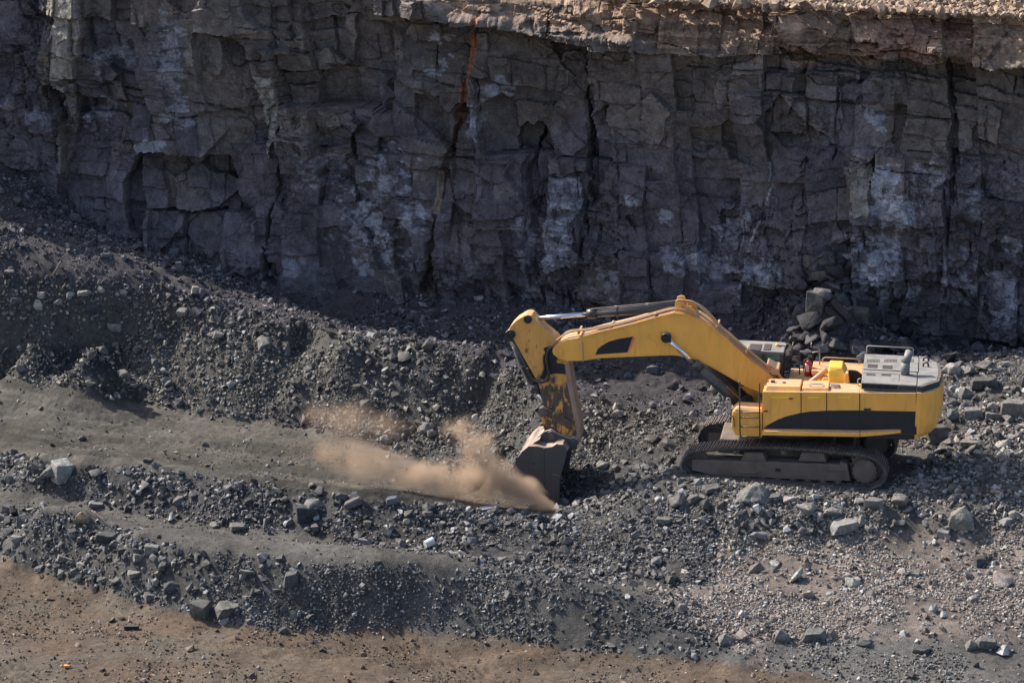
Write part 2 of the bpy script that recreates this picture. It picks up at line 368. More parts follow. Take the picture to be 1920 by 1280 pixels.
# wheel and track prints pressed in the roads
def prints(P0, P1, w, per, dep):
    p0 = np.array(G(*P0)); p1 = np.array(G(*P1)); d = p1 - p0; L_ = np.hypot(*d); d /= L_; nn = np.array([-d[1], d[0]])
    s = (GX - p0[0]) * d[0] + (GY - p0[1]) * d[1]; t = (GX - p0[0]) * nn[0] + (GY - p0[1]) * nn[1]
    t = t + .25 * np.sin(s * .6)
    mk = sm(0, .4, s) * sm(0, .4, L_ - s) * sm(w, w * .8, np.abs(t))
    return mk * (dep * (np.sin((s + t * 1.3) * 2 * math.pi / per) * .5 - .6)) * 1.0
near = (ZN == 1)
brk = sm(-.35, .0, fbm(GX / 1.1, GY / .8, 61, 3))
for P0, P1, w, per, dep in (((330, 1205, -2), (800, 1215, -2), .7, .34, .10), ((-50, 1255, -2), (110, 1265, -2), .6, .34, .10), ((390, 1270, -2), (560, 1275, -2), .6, .34, .10), ((0, 1170, -2), (130, 1180, -2), .6, .34, .09), ((780, 1225, -2), (930, 1250, -2), .6, .34, .10), ((0, 1060, -2), (60, 1065, -2), .5, .34, .09), ((850, 1265, -2), (1250, 1262, -2), .6, .34, .09)):
    H2 += near * brk * prints(P0, P1, w, per, dep)
hz = (ZN == 5)
for P0, P1, w, per, dep in (((-100, 745, -1.7), (560, 830, -1.7), .25, 9, .09), ((-100, 765, -1.7), (600, 865, -1.7), .25, 9, .08), ((100, 790, -1.7), (800, 900, -1.7), .3, 9, .1), ((-100, 790, -1.7), (800, 915, -1.7), .2, 9, .06)):
    H2 += hz * prints(P0, P1, w, per, dep)
H2 += hz * (.09 * fbm(PX / 260, (PY - PX * .13) / 8, 45, 3) + .035 * fbm(GX / .3, GY / .3, 46, 3))
# brown mound on the dirt road
mx_, my_ = G(960, 1222, -1.9)
H2 += near * .28 * np.exp(-((GX - mx_) / 1.0) ** 2 - ((GY - my_ - .15 * (GX - mx_)) / .45) ** 2)
# stripped by the machine: flat under the tracks
A_T, A_U = R(15), R(10); MO = np.array([8.5, .9, 0.0])
def mloc(X, Y, A): 
    dx, dy = X - MO[0], Y - MO[1]
    return dx * math.cos(A) - dy * math.sin(A), dx * math.sin(A) + dy * math.cos(A)
tx, ty = mloc(GX, GY, A_T)
flat = sm(.9, 0, np.maximum(np.abs(tx - .3) - 3.2, np.abs(ty) - 2.1))
H2 = H2 * (1 - flat) + flat * (-.27 + (H2 - H) * .25)
# colour of the ground material itself
C = np.zeros(GX.shape + (3,))
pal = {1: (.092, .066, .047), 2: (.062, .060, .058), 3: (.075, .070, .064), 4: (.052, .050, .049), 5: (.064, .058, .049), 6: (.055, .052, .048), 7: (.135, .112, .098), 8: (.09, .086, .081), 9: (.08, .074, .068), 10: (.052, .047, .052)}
for k, v in pal.items(): C[ZN == k] = v
n_a = fbm(GX / 2.5, GY / 1.1, 31, 4); n_b = fbm(GX / .5, GY / .5, 35, 3)
C *= (1 + .34 * n_a + .3 * n_b)[..., None]
gm = sm(.0, .35, fbm(GX / 1.8, GY / 1.0, 41, 4)) * (ZN == 1)          # grit spread over the brown road
C = C * (1 - .75 * gm[..., None]) + .75 * gm[..., None] * np.array([.1, .084, .067])
gm = sm(.1, .5, fbm(GX / 2.2, GY / 1.2, 47, 4)) * (ZN == 1)
C = C * (1 - .6 * gm[..., None]) + .6 * gm[..., None] * np.array([.108, .068, .043])
rv_ = (PY - np.interp(PX, *zip(*HT))) / np.maximum(np.interp(PX, *zip(*CR2)) - np.interp(PX, *zip(*HT)), 20)
sf_ = fbm(PX / 420, rv_ * 7, 43, 4, .62)
st = sm(.02, .38, sf_) * sm(-.4, .1, fbm(GX / 1.5, GY / .6, 44, 3)) * (ZN == 5)   # pale compacted streaks
C = C * (1 - .75 * st[..., None]) + .75 * st[..., None] * np.array([.115, .103, .087])
dk = sm(-.02, -.35, sf_) * (ZN == 5)
C *= (1 - .45 * dk)[..., None]
dk_patch = blob(PX, PY, 150, 675, 95, 26, .8 * n_b) * (ZN == 6); C = C * (1 - .85 * dk_patch[..., None]) + .85 * dk_patch[..., None] * np.array([.016, .017, .024])  # near-black bluish patch over the hollow in the rear bank
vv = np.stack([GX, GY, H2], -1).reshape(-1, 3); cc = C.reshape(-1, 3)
nu, nv = GX.shape; F = grid_faces(nu, nv)
zf = ZN.reshape(-1)[F].max(1)
zf0 = ZN.reshape(-1)[F]
def part_of(mask, name):
    f = F[mask]; u, inv = np.unique(f, return_inverse=True)
    o = np_mesh(name, vv[u], inv.reshape(f.shape), M_ground, {'tint': cc[u]}, smooth=True); o['kind'] = 'structure'; return o
isd = zf0[:, 0] == 1; ish = zf0[:, 0] == 5; isg = (zf0[:, 0] == 3)
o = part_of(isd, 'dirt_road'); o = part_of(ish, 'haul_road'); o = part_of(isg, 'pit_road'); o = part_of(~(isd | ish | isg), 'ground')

def hgt(x, y):
    x = np.asarray(x, float); y = np.asarray(y, float)
    i = np.clip(np.searchsorted(gx, x) - 1, 0, len(gx) - 2); j = np.clip(np.searchsorted(gy, y) - 1, 0, len(gy) - 2)
    fx = (x - gx[i]) / (gx[i + 1] - gx[i]); fy = (y - gy[j]) / (gy[j + 1] - gy[j])
    return (H2[i, j] * (1 - fx) + H2[i + 1, j] * fx) * (1 - fy) + (H2[i, j + 1] * (1 - fx) + H2[i + 1, j + 1] * fx) * fy
def onground(px, py):
    """the ground point seen at a picture position"""
    z = -1.0
    r = ray(px, py)
    t = 60.0
    while t < 130:
        p = CAM + r * t
        if p[2] < hgt(p[0], p[1]): break
        t += .03
    return p[0], p[1], float(hgt(p[0], p[1]))

# ================================================================== ROCK FACE
du = .042
cu = seq(-22.5, 22.5, du, 120); cw = np.arange(-2.0, 17.0, .042)
U, Z = np.meshgrid(cu, cw, indexing='ij')
TOP = 12.35 - .012 * U + .25 * fbm(U / 3, U * 0, 77, 3)
Zr = np.minimum(Z, TOP)
cpx, cpy = proj(U, WBX(U), Zr)
def guillotine(W_, H_, minw, minh, decay, s0, seed, aspect=1.0, res=.02, tilt=.1):
    r = random.Random(seed); D = np.zeros((int(W_ / res), int(H_ / res)), np.float32); T_ = np.zeros_like(D); E_ = np.full_like(D, 9.)
    st_ = [(0., 0., W_, H_, 0., s0, 0)]
    while st_:
        x, y, w, h, d, s, lv = st_.pop()
        canw = w > 2 * minw; canh = h > 2 * minh
        stop = (not canw and not canh) or (w < minw * 5 and h < minh * 5 and r.random() < .3)
        if not stop:
            vert = canw and (not canh or r.random() < (w / aspect) / (w / aspect + h))
            t = r.uniform(.3, .7)
            for k in (0, 1):
                dd = d + r.gauss(0, 1) * s * .8
                if vert: st_.append((x + (t * w if k else 0), y, w * (1 - t if k else t), h, dd, s * decay, lv + 1))
                else: st_.append((x, y + (t * h if k else 0), w, h * (1 - t if k else t), dd, s * decay, lv + 1))
        else:
            i0, i1, j0, j1 = int(x / res), int((x + w) / res), int(y / res), int((y + h) / res)
            if i1 <= i0 or j1 <= j0: continue
            a = (np.arange(i0, i1) * res - x); b_ = (np.arange(j0, j1) * res - y)
            ta = r.gauss(0, tilt); tb = r.gauss(-.02, tilt * .8)
            D[i0:i1, j0:j1] = (d + (a[:, None] - w / 2) * ta + (b_[None] - h / 2) * tb)[:D.shape[0] - i0, :D.shape[1] - j0]
            T_[i0:i1, j0:j1] = r.random()
            e = np.minimum(np.minimum(a, w - a)[:, None], np.minimum(b_, h - b_)[None])
            E_[i0:i1, j0:j1] = e
    return D, T_, E_
def look(tab, u, w, res=.02):
    D = tab; i = np.clip((u / res).astype(int), 0, D.shape[0] - 1); j = np.clip((w / res).astype(int), 0, D.shape[1] - 1); return D[i, j]
A1 = guillotine(60, 24, .8, .6, .84, .38, 12, aspect=.75, tilt=.13)
A2 = guillotine(60, 24, .34, .26, .84, .10, 23, aspect=1.1, tilt=.16)
A3 = guillotine(60, 24, 1.2, .13, .86, .12, 35, aspect=7, tilt=.05)
cU = np.clip(U, -27, 27)
wu = .4 * fbm(cU / 3.2, Z / 3.2, 51, 3) + .05 * fbm(cU / .5, Z / .5, 53, 3)
ww = .4 * fbm(cU / 3.5, Z / 3.0, 55, 3) + .05 * fbm(cU / .5, Z / .5, 57, 3) + .05 * cU + .25 * np.sin(cU * .35)
def voro(x, y, seed):
    best = np.full(x.shape, 1e9); xi = np.floor(x).astype(int); yi = np.floor(y).astype(int); out = [np.zeros(x.shape) for _ in range(4)]
    r_ = np.random.default_rng(seed).random((256, 256, 5))
    for i_ in (-1, 0, 1):
        for j_ in (-1, 0, 1):
            h_ = r_[(xi + i_) % 256, (yi + j_) % 256]; sx = xi + i_ + .5 + .95 * (h_[..., 0] - .5); sy = yi + j_ + .5 + .95 * (h_[..., 1] - .5)
            dd_ = np.maximum(np.abs(x - sx) * 1.15, np.abs(y - sy)) + .35 * np.hypot(x - sx, y - sy); k_ = dd_ < best; best = np.where(k_, dd_, best)
            for o_, v_ in zip(out, (h_[..., 2] - .5, (x - sx) * (h_[..., 3] - .5), (y - sy) * (h_[..., 4] - .5), h_[..., 2])): o_[k_] = v_[k_]
    return out
uu = cU + 29 + wu + .06 * (Z - 6); wv = Z + 4.5 + ww
d1, t1, e1 = (look(a, uu, wv) for a in A1)
sk = cU + .12 * (Z - 5)
vA = voro((sk + .6 * wu) / 1.9, (Z + .8 * ww) / 1.7, 1); vB = voro((sk + wu * .5) / .72, (Z + ww * .5 + .1 * cU) / .6, 2); vC = voro((sk + wu * .3) / .27, (Z + ww * .3) / .2, 3)
d4, t4, e4 = (look(a, uu + 1.3, wv) for a in guillotine(60, 24, 2.4, 4.5, .8, .35, 77, aspect=.5, tilt=.17))
d2, t2, e2 = (look(a, uu + .5 * wu, wv + ww * .6) for a in A2)
d3, t3, e3 = (look(a, uu, Z + 4.5 + .4 * ww) for a in A3)
px, py = cpx, cpy
bl = np.interp(px, [0, 780, 860, 1100, 1300, 1500, 1750, 1920], [-90, -30, 35, 62, 105, 122, 128, 95]) + 24 * fbm(U / 1.0, Z, 91, 4)
top = sm(bl + 12, bl - 12, py)                              # brown capping layer
frac = sm(-.1, .4, fbm(cU / 3.5, Z / 2.5, 61, 3) + .35 * sm(900, 1500, px) + .25 * sm(250, 420, py) - .25)   # how broken the rock is
D = .45 * fbm(cU / 5.0, Z / 9, 63, 3) + d1 * (1 - .6 * top) + d2 * (.22 + .9 * frac) * (1 - .5 * top)
D += d3 * (.95 * top + .3 * (1 - top) * frac)
cm = sm(.05, .35, fbm(cU / 1.6, Z / 1.6, 64, 3)); D -= .12 * sm(.04, .0, e1) * cm + .05 * sm(.03, 0, e2) * frac * cm
D += .035 * fbm(cU / .45, Z / .45, 65, 4, .6) + .035 * fbm(cU / .12, Z / .1, 67, 2) * (.4 + frac)
D += .07 * fbm(cU / 1.3, Z / 1.1, 69, 3)
bigf = sm(-.3, .2, fbm(cU / 4, Z / 4, 171, 2)) * (1 - .6 * top)
D += bigf * (.62 * vA[0] + .75 * vA[1] + .7 * vA[2]) + (.25 + .75 * frac) * (.26 * vB[0] + .42 * vB[1] + .42 * vB[2]) + frac * (.09 * vC[0] + .16 * vC[1] + .16 * vC[2]) + d4 * .8 * (1 - .5 * top)
D -= .03 * (Z - 2)                                          # batter
# --- named features (positions measured on the face)
def poly_soft(poly, soft=6, n=8):
    nx = fbm(cU / .5, Z / .5, 71, 3) * n
    m = inpoly(px + nx, py + fbm(cU / .5, Z / .5, 73, 3) * n, poly).astype(float); return m
def slot(pts, w, dep):                                      # a crevice along a line
    best = np.full(px.shape, 1e9)
    nx = px + 7 * fbm(cU / .35, Z / .6, 81, 3)
    for (x1, y1), (x2, y2) in zip(pts[:-1], pts[1:]):
        dx, dy = x2 - x1, y2 - y1; t = np.clip(((nx - x1) * dx + (py - y1) * dy) / (dx * dx + dy * dy), 0, 1)
        best = np.minimum(best, np.hypot(nx - x1 - t * dx, (py - y1 - t * dy)))
    wl_ = np.clip(w * (.7 + 1.1 * fbm(cU / .7, Z / .9, 83, 3)), .3, None); m = sm(wl_, wl_ * .4, best); return m, m * dep * .62 * (.8 + .9 * fbm(cU / 1.1, Z / 1.1, 85, 2))
RV = [(893, 25), (880, 90), (868, 150), (860, 210), (845, 270), (832, 330), (825, 380), (812, 440), (805, 500), (795, 545)]
vein, dv = slot(RV[:4], 7, -.3); D += dv
vein2, dv = slot(RV[3:], 11, -.5); D += dv
cr, dv = slot([(1105, 170), (1098, 300), (1095, 420), (1085, 520)], 8, -.6); D += dv
cr2, dv = slot([(1010, 240), (985, 330), (1000, 430), (1003, 520)], 11, -.55); D += dv
cr3, dv = slot([(97, -20), (97, 120), (96, 290)], 4, -.4); D += dv
cr4, dv = slot([(1775, 110), (1790, 250), (1785, 370), (1760, 520)], 7, -.5); D += dv
cr5, dv = slot([(522, 240), (515, 350), (500, 460), (495, 520)], 4, -.4); D += dv
cr6, dv = slot([(1570, 180), (1562, 300)], 4, -.3); D += dv
for P_, w_, dp in (([(-20, 128), (130, 150), (270, 178), (350, 190), (440, 220)], 4, -.3), ([(520, 248), (640, 268), (720, 282), (840, 298), (950, 310)], 5, -.35), ([(600, 130), (700, 145), (790, 155), (840, 168)], 5, -.35),
                   ([(1600, 300), (1680, 318), (1770, 328)], 4, -.35), ([(1380, 180), (1500, 190), (1600, 200)], 4, -.3), ([(640, 345), (720, 360), (800, 372)], 4, -.25), ([(1000, 62), (1180, 66), (1300, 100)], 4, -.25), ([(1280, 130), (1500, 137), (1620, 142), (1760, 160)], 4, -.3), ([(1640, 218), (1780, 228)], 4, -.3), ([(1700, 285), (1800, 292), (1880, 300)], 4, -.25)):
    m_, dv = slot(P_, w_, dp); D += dv
hol = poly_soft([(225, 345), (268, 285), (420, 300), (440, 380), (500, 470), (420, 520), (300, 480), (240, 430)]); D -= .9 * hol * sm(560, 330, py)
p_l = poly_soft([(90, -30), (152, -30), (160, 60), (140, 150), (94, 155)]); D += p_l * (.35 + .4 * (px - 125) / 60)
p_l2 = poly_soft([(98, 165), (136, 160), (128, 250), (112, 340), (98, 330)]); D += p_l2 * (.25 + .25 * (px - 115) / 40)
p_s = poly_soft([(470, 150), (505, 155), (508, 240), (500, 310), (480, 235)]); D += p_s * (.2 + .45 * (px - 490) / 40)
p_w = poly_soft([(1026, 335), (1088, 335), (1086, 420), (1072, 505), (1020, 505), (1012, 420)], n=18); D += p_w * .15
p_k = poly_soft([(1040, 110), (1090, 110), (1092, 330), (1025, 330), (1025, 230)]); D += p_k * .3
p_t = poly_soft([(1585, 310), (1635, 305), (1630, 400), (1600, 395)]); D += p_t * (.15 + .2 * (px - 1610) / 50)
p_r = poly_soft([(1770, 440), (1815, 430), (1810, 500), (1780, 510)]); D += p_r * .15
for P_, cx_, hw, k_ in (([(500, 20), (560, 10), (570, 90), (505, 95)], 535, 35, .32), ([(604, 40), (660, 35), (655, 140), (612, 135)], 632, 28, .35), ([(385, 60), (420, 65), (415, 140), (370, 130)], 395, 25, .3), ([(720, 0), (790, 0), (780, 40), (725, 30)], 755, 35, .3), ([(1460, 150), (1490, 150), (1475, 210), (1460, 235)], 1470, 15, .25), ([(1845, 200), (1880, 200), (1870, 280), (1850, 280)], 1860, 18, .3), ([(1590, 180), (1610, 175), (1600, 200), (1580, 195)], 1595, 15, .2)):
    m_ = poly_soft(P_, n=10); D += m_ * (.1 + k_ * (px - cx_) / hw)
rcs = poly_soft([(960, 250), (1010, 235), (1025, 300), (1010, 420), (985, 400), (955, 330)], n=14); D -= .55 * rcs
rc2 = poly_soft([(1090, 230), (1130, 210), (1140, 300), (1110, 400), (1095, 330)], n=14); D -= .4 * rc2
shelf = poly_soft([(490, 95), (600, 105), (640, 130), (600, 140), (500, 135)]); D += shelf * .5
ov = poly_soft([(1440, 30), (1930, 20), (1930, 118), (1890, 125), (1700, 116), (1540, 100), (1470, 80)], n=5)
D += ov * (.75 + .25 * fbm(cU / 1.5, Z, 95, 3)); D -= .75 * top * sm(bl - 32, bl - 60, py) * (1 - ov) * .8
und = poly_soft([(1460, 95), (1700, 122), (1930, 130), (1930, 180), (1760, 150), (1480, 118)], n=5); D -= und * .35
butt = np.clip(1 - np.abs(px - 1550) / (30 + np.clip(py - 460, 0, 300) * .5), 0, 1) * sm(455, 640, py); D += 2.6 * butt + butt * .5 * fbm(cU / .8, Z / .6, 87, 3)
D = np.where(Z > TOP, D[:, :1] * 0 + D, D)
# flatten at the far ends
ends = sm(22.5, 30, np.abs(U)); D = D * (1 - .5 * ends)
back = np.clip(Z - TOP, 0, None)
XX = U - .225 * D + .22 * back * .0
slope_back = np.clip(Zr - np.interp(U, [-8, 0, 6, 15, 22], [12.8, 11.9, 11.45, 11.4, 11.5]), 0, 3) * 1.05
YY = WBX(U) - .974 * (D - slope_back) + back * 1.3
ZZ = np.where(Z > TOP, TOP + back * .12 + .12 * fbm(U / .8, Z / .5, 97, 4), Z)
# colour of the rock itself
tv = t1 * .4 + t2 * .2 + vA[3] * .25 + vB[3] * .15
CC = np.zeros(U.shape + (3,))
warm = sm(-.25, .35, fbm(cU / 4, Z / 4, 101, 4) + .5 * sm(520, 100, py) - .25 + .4 * (t1 - .5))[..., None]
CC[:] = np.array([.104, .091, .101]) * (1 - warm) + np.array([.126, .104, .092]) * warm
CC *= (.62 + .75 * tv)[..., None] * (1 + .35 * fbm(cU / 1.2, Z / 1.2, 103, 5))[..., None]
def mixc(m, c): 
    global CC
    m = np.clip(m, 0, 1)[..., None]; CC = CC * (1 - m) + np.array(c) * m
lay = (.62 + .75 * t3)[..., None]
brown = np.array([.245, .168, .118]) * lay; CC = CC * (1 - top[..., None]) + top[..., None] * brown * (1 + .4 * fbm(cU / 1.0, Z / .35, 105, 4))[..., None]
band = sm(bl + 85, bl + 15, py) * (1 - top) * sm(850, 1050, px); mixc(band * .55 * sm(-.3, .3, fbm(cU / 1.4, Z / .3, 107, 4)), (.16, .13, .1))
redp = sm(.1, .4, fbm(cU / 1.5, Z / .8, 109, 3)) * top * sm(1300, 1700, px); mixc(redp * .5, (.25, .13, .095))
deb = sm(.02, .3, Z - TOP + .35); mixc(deb * .8 * sm(1200, 1400, px), (.29, .21, .15))
wh = fbm(cU / .32, Z / .22, 117, 5, .7); wf = fbm(cU / .55, Z / .5, 111, 5, .62); streak = fbm(cU / .25, Z / 1.6, 113, 4)
for cx, cy, rx, ry, a in ((205, 112, 45, 22, .55), (322, 90, 26, 75, .6), (325, 215, 24, 36, .7), (170, 215, 36, 30, .55), (275, 280, 24, 14, .8), (815, 75, 20, 12, .9), (812, 130, 28, 20, .7), (925, 170, 30, 26, .55), (885, 250, 18, 36, .7), (720, 340, 60, 60, .5), (700, 430, 60, 46, .75), (780, 410, 30, 26, .8), (680, 500, 20, 26, .8), (745, 480, 50, 40, .5),
                          (1675, 385, 55, 26, 1.0), (1660, 350, 50, 40, .65), (1730, 340, 60, 50, .45), (1660, 470, 40, 50, .7), (1680, 550, 45, 18, .8), (1620, 500, 30, 50, .5), (1340, 500, 40, 30, .7), (1420, 510, 40, 30, .85), (1300, 490, 40, 20, .7), (1370, 440, 40, 40, .4), (1640, 220, 20, 26, .8), (1790, 520, 40, 60, .5), (1850, 540, 60, 40, .6), (1900, 460, 24, 20, .8), (1900, 590, 30, 24, .8), (1830, 380, 14, 60, .4), (980, 450, 20, 50, .5), (1180, 380, 16, 10, .7), (1245, 410, 20, 16, .7), (1250, 480, 30, 20, .5), (590, 330, 40, 40, .4), (1140, 520, 30, 30, .4), (560, 500, 20, 20, .5), (60, 210, 90, 30, .25), (500, 500, 14, 40, .4), (1000, 560, 30, 30, .35)):
    mixc(sm(.44, .62, blob(px, py, cx, cy, rx * 1.3, ry * 1.3, .3 * streak) * (.35 + .3 * a) + .55 * wh + .3 * (t2 - .5) + .09) * min(.8, .25 + a * .55) * (blob(px, py, cx, cy, rx * 1.5, ry * 1.5) > 0), (.34, .345, .385))
mixc(p_w * (.35 + .5 * sm(-.2, .3, fbm(cU / 1.2, Z / .12, 115, 3))) * sm(-.45, .15, wf + .1 + .2 * streak), (.36, .36, .39))
mixc(p_l * (.65 + .3 * wf), (.30, .27, .22)); mixc(p_l2 * .55, (.2, .18, .15)); mixc(p_s * .8, (.34, .31, .27)); mixc(p_t * .7, (.2, .175, .15)); mixc(p_r * .5, (.14, .12, .11))
mixc(poly_soft([(370, 40), (415, 60), (420, 120), (395, 150), (355, 120)], n=12) * .5, (.24, .22, .19))
mixc(poly_soft([(1600, 270), (1650, 275), (1640, 300), (1580, 300)], n=6) * .4, (.2, .17, .15))
vc_, _ = slot(RV[:5], 13, 0); mixc(vc_ * .85 * sm(-.35, .1, wf), (.30, .12, .055)); vc_, _ = slot(RV[3:], 17, 0); mixc(vc_ * .8, (.055, .034, .026)); mixc(poly_soft([(822, 320), (830, 320), (826, 400), (816, 400)], n=4) * .7, (.33, .26, .2))
wl, _ = slot([(1443, 310), (1443, 345), (1434, 390), (1412, 440), (1402, 480), (1385, 540), (1380, 575)], 2.2, 0); mixc(wl * .7, (.4, .4, .42))
mixc(np.clip(butt * 2, 0, 1) * .75, (.055, .052, .047))
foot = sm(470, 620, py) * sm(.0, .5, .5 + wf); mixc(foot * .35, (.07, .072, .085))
vv = np.stack([XX, YY, ZZ], -1).reshape(-1, 3)
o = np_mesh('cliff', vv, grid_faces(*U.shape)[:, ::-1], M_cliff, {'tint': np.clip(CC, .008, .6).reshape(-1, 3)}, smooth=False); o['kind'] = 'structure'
# the bench above the face
q = seq(-40, 40, 4, 900); QX, QS = np.meshgrid(q, np.array([0., 3, 8, 20, 50, 120, 300, 900]), indexing='ij')
qz = 12.75 + QS * .01 + .3 * fbm(QX / 9, QS / 9, 121, 2)
o = np_mesh('plateau', np.stack([QX, WBX(np.clip(QX, -120, 120)) + 5.0 + QS, qz - .2], -1).reshape(-1, 3), grid_faces(*QX.shape), M_ground, {'tint': np.tile([.22, .155, .105], (QX.size, 1))}, smooth=True); o['kind'] = 'structure'

# ================================================================== ROCKS
fpx, fpy = (v_.ravel() for v_ in proj(XX, YY, ZZ))
def rock_tpl(seed, npts=12, boxy=.5, flat=1.0):
    r = random.Random(seed); bm = bmesh.new(); pts = []
    for _ in range(npts):
        v = Vector((r.gauss(0, 1), r.gauss(0, 1), r.gauss(0, 1))).normalized()
        m = max(abs(c) for c in v); v = v * (1 - boxy) + v / m * boxy
        v *= r.uniform(.85, 1.05); v.z *= flat; pts.append(v * .5)
    for p in pts: bm.verts.new(p)
    res = bmesh.ops.convex_hull(bm, input=bm.verts[:])
    dead = {g for g in res['geom_interior'] + res['geom_unused'] if isinstance(g, bmesh.types.BMVert)}
    if dead: bmesh.ops.delete(bm, geom=list(dead), context='VERTS')
    bmesh.ops.triangulate(bm, faces=bm.faces[:]); bm.verts.index_update()
    V = np.array([v.co[:] for v in bm.verts]); F_ = np.array([[v.index for v in f.verts] for f in bm.faces]); bm.free()
    return V, F_
TPL = [rock_tpl(100 + i, 9 + i % 5, .35 + .5 * ((i * 7) % 10) / 10, (.55, .8, 1.0)[i % 3]) for i in range(30)]
def euler_mats(a, b_, c):
    ca, sa, cb, sb, cc_, sc_ = np.cos(a), np.sin(a), np.cos(b_), np.sin(b_), np.cos(c), np.sin(c)
    return np.stack([np.stack([ca * cb, ca * sb * sc_ - sa * cc_, ca * sb * cc_ + sa * sc_], -1), np.stack([sa * cb, sa * sb * sc_ + ca * cc_, sa * sb * cc_ - ca * sc_], -1), np.stack([-sb, cb * sc_, cb * cc_], -1)], -2)
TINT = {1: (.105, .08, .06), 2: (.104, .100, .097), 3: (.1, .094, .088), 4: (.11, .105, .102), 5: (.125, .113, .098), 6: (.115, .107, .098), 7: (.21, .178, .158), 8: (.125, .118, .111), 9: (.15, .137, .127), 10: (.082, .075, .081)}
def tint_of(z, n, pale=.09):
    b_ = np.array([TINT[k] for k in z]); br = np.exp(rng.normal(0, .5, n)); b_ = b_ * br[:, None]
    b_ *= 1 + rng.normal(0, .018, (n, 3)) * np.array([1.2, .5, 1.4])
    p = rng.random(n) < pale; b_[p] = b_[p] * 2.0 + .02
    return np.clip(b_, .015, .29)
def stuff_rocks(name, P, D_, tint, label, cat):
    n = len(P); V = []; Fc = []; T = []; off = 0
    k = rng.integers(0, len(TPL), n)
    Rm = euler_mats(rng.uniform(0, 6.28, n), rng.normal(0, .5, n), rng.normal(0, .5, n))
    sc_ = D_[:, None] * np.exp(rng.normal(0, .22, (n, 3)))
    for t in range(len(TPL)):
        ix = np.where(k == t)[0]
        if not len(ix): continue
        v, f = TPL[t]; nvt = len(v)
        w = np.einsum('nij,nkj->nki', Rm[ix], v[None] * sc_[ix][:, None]) + P[ix][:, None]
        V.append(w.reshape(-1, 3)); Fc.append((f[None] + (off + np.arange(len(ix)) * nvt)[:, None, None]).reshape(-1, 3)); off += len(ix) * nvt
        T.append(np.repeat(tint[ix], nvt, 0))
    o = np_mesh(name, np.concatenate(V), np.concatenate(Fc), M_rock, {'tint': np.concatenate(T)})
    tag(o, label, cat, kind='stuff'); return o
DENS = {1: (34, 1.5, .05, 0), 2: (280, 55, 7.5, .5), 3: (9, .35, .02, 0), 4: (160, 48, 9, .7), 5: (10, .6, .05, 0), 6: (170, 44, 7.0, .5), 7: (230, 17, 1.3, .12), 8: (110, 6, .4, .03), 9: (150, 42, 8, .6), 10: (90, 20, 3.2, .35)}
SIZ = ((.05, .10), (.10, .19), (.19, .34), (.34, .6))
pool = [[], [], [], []]
area = 43.0 * 42.0
for s in range(4):
    nmax = max(DENS[k][s] for k in DENS); n = int(area * nmax)
    x = rng.uniform(-21.5, 21.5, n); y = rng.uniform(-18, 24, n)
    z = hgt(x, y); a, b_ = proj(x, y, z)
    wo = fbm(x / 1.3, y / 1.3, 5, 4) * 10 + rng.normal(0, 4, n)
    zn = zones(a, b_, wo); dn = np.array([0] + [DENS[k][s] for k in range(1, 11)])[zn]
    cl = fbm(x / 1.5, y / 1.5, 131 + s, 3); mod = np.clip(1 + 2.8 * cl, .06, 3.0) / 1.3
    # the middle of the front berm is fine gravel
    fg = (zn == 2) & (a > 560) & (s >= 1); mod = np.where(fg, mod * (.45 if s == 1 else .15), mod)
    mod = np.where((zn == 2) & (a < 520) & (s >= 2), mod * 1.8, mod)
    mod = np.where((zn == 4) & (a < 800) & (s >= 2), mod * 1.5, mod)
    mod = np.where((zn == 10) & (a > 1050) & (a < 1420) & (b_ > 620), mod * .35, mod)
    mod = np.where((zn == 10) & (a > 560) & (a < 700), mod * .5, mod)
    mod = np.where((zn == 9) & (a > 1700) & (b_ < 830) & (s >= 2), mod * 2.0, mod)
    lc_ = ((zn == 6) | (zn == 10)) & (a < 560) & (b_ > np.interp(a, *zip(*CRI)) - 22) & (b_ < np.interp(a, *zip(*CRI)) + 55); mod = np.where(lc_, (1, 1.8, 2.2, 2.0)[s], mod)
    hp_ = (zn == 10) & (a > 1440) & (a < 1710) & (b_ > 470) & (b_ < 690); mod = np.where(hp_, (.8, 1.6, 4.5, 5.0)[s], mod)
    ok = (rng.random(n) * nmax < dn * mod) & (a > -60) & (a < 1980) & (b_ > 200) & (b_ < 1330) & (y < WBX(x) + .6)
    lx, ly = mloc(x, y, A_T); ok &= ~((np.abs(lx - .3) < 3.6) & (np.abs(ly) < 2.3) & (s >= 1)) & ~((np.abs(lx - .3) < 3.3) & (np.abs(ly) < 2.0))
    x, y, z, zn, a, b_ = (q_[ok] for q_ in (x, y, z, zn, a, b_)); n = len(x)
    lo, hi = SIZ[s]; d = lo * (hi / lo) ** (rng.random(n) ** 1.5)
    pool[s] = [x, y, z, zn, a, b_, d]
gr = [np.concatenate([pool[0][i], pool[1][i]]) for i in range(7)]
big = [np.concatenate([pool[2][i], pool[3][i]]) for i in range(7)]
hxp, hyp, hsz, hzl = [], [], [], []
for q_ in range(74):                                         # blocks of the heap that slid off the face
    yy_ = random.uniform(480, 690); xx_ = 1548 + random.gauss(0, 1) * (12 + (yy_ - 480) * .42); g_ = onground(xx_, yy_)
    ii = np.argmin((fpx - xx_) ** 2 + (fpy - yy_) ** 2); c_ = (XX.ravel()[ii], YY.ravel()[ii], ZZ.ravel()[ii])
    if c_[1] < g_[1]: g_ = c_
    hzl.append(g_[2])
    hxp.append(g_[0]); hyp.append(g_[1]); hsz.append(random.uniform(.38, .95))
hxp, hyp, hsz = map(np.array, (hxp, hyp, hsz)); hzp = np.array(hzl); ha, hb = proj(hxp, hyp, hzp)
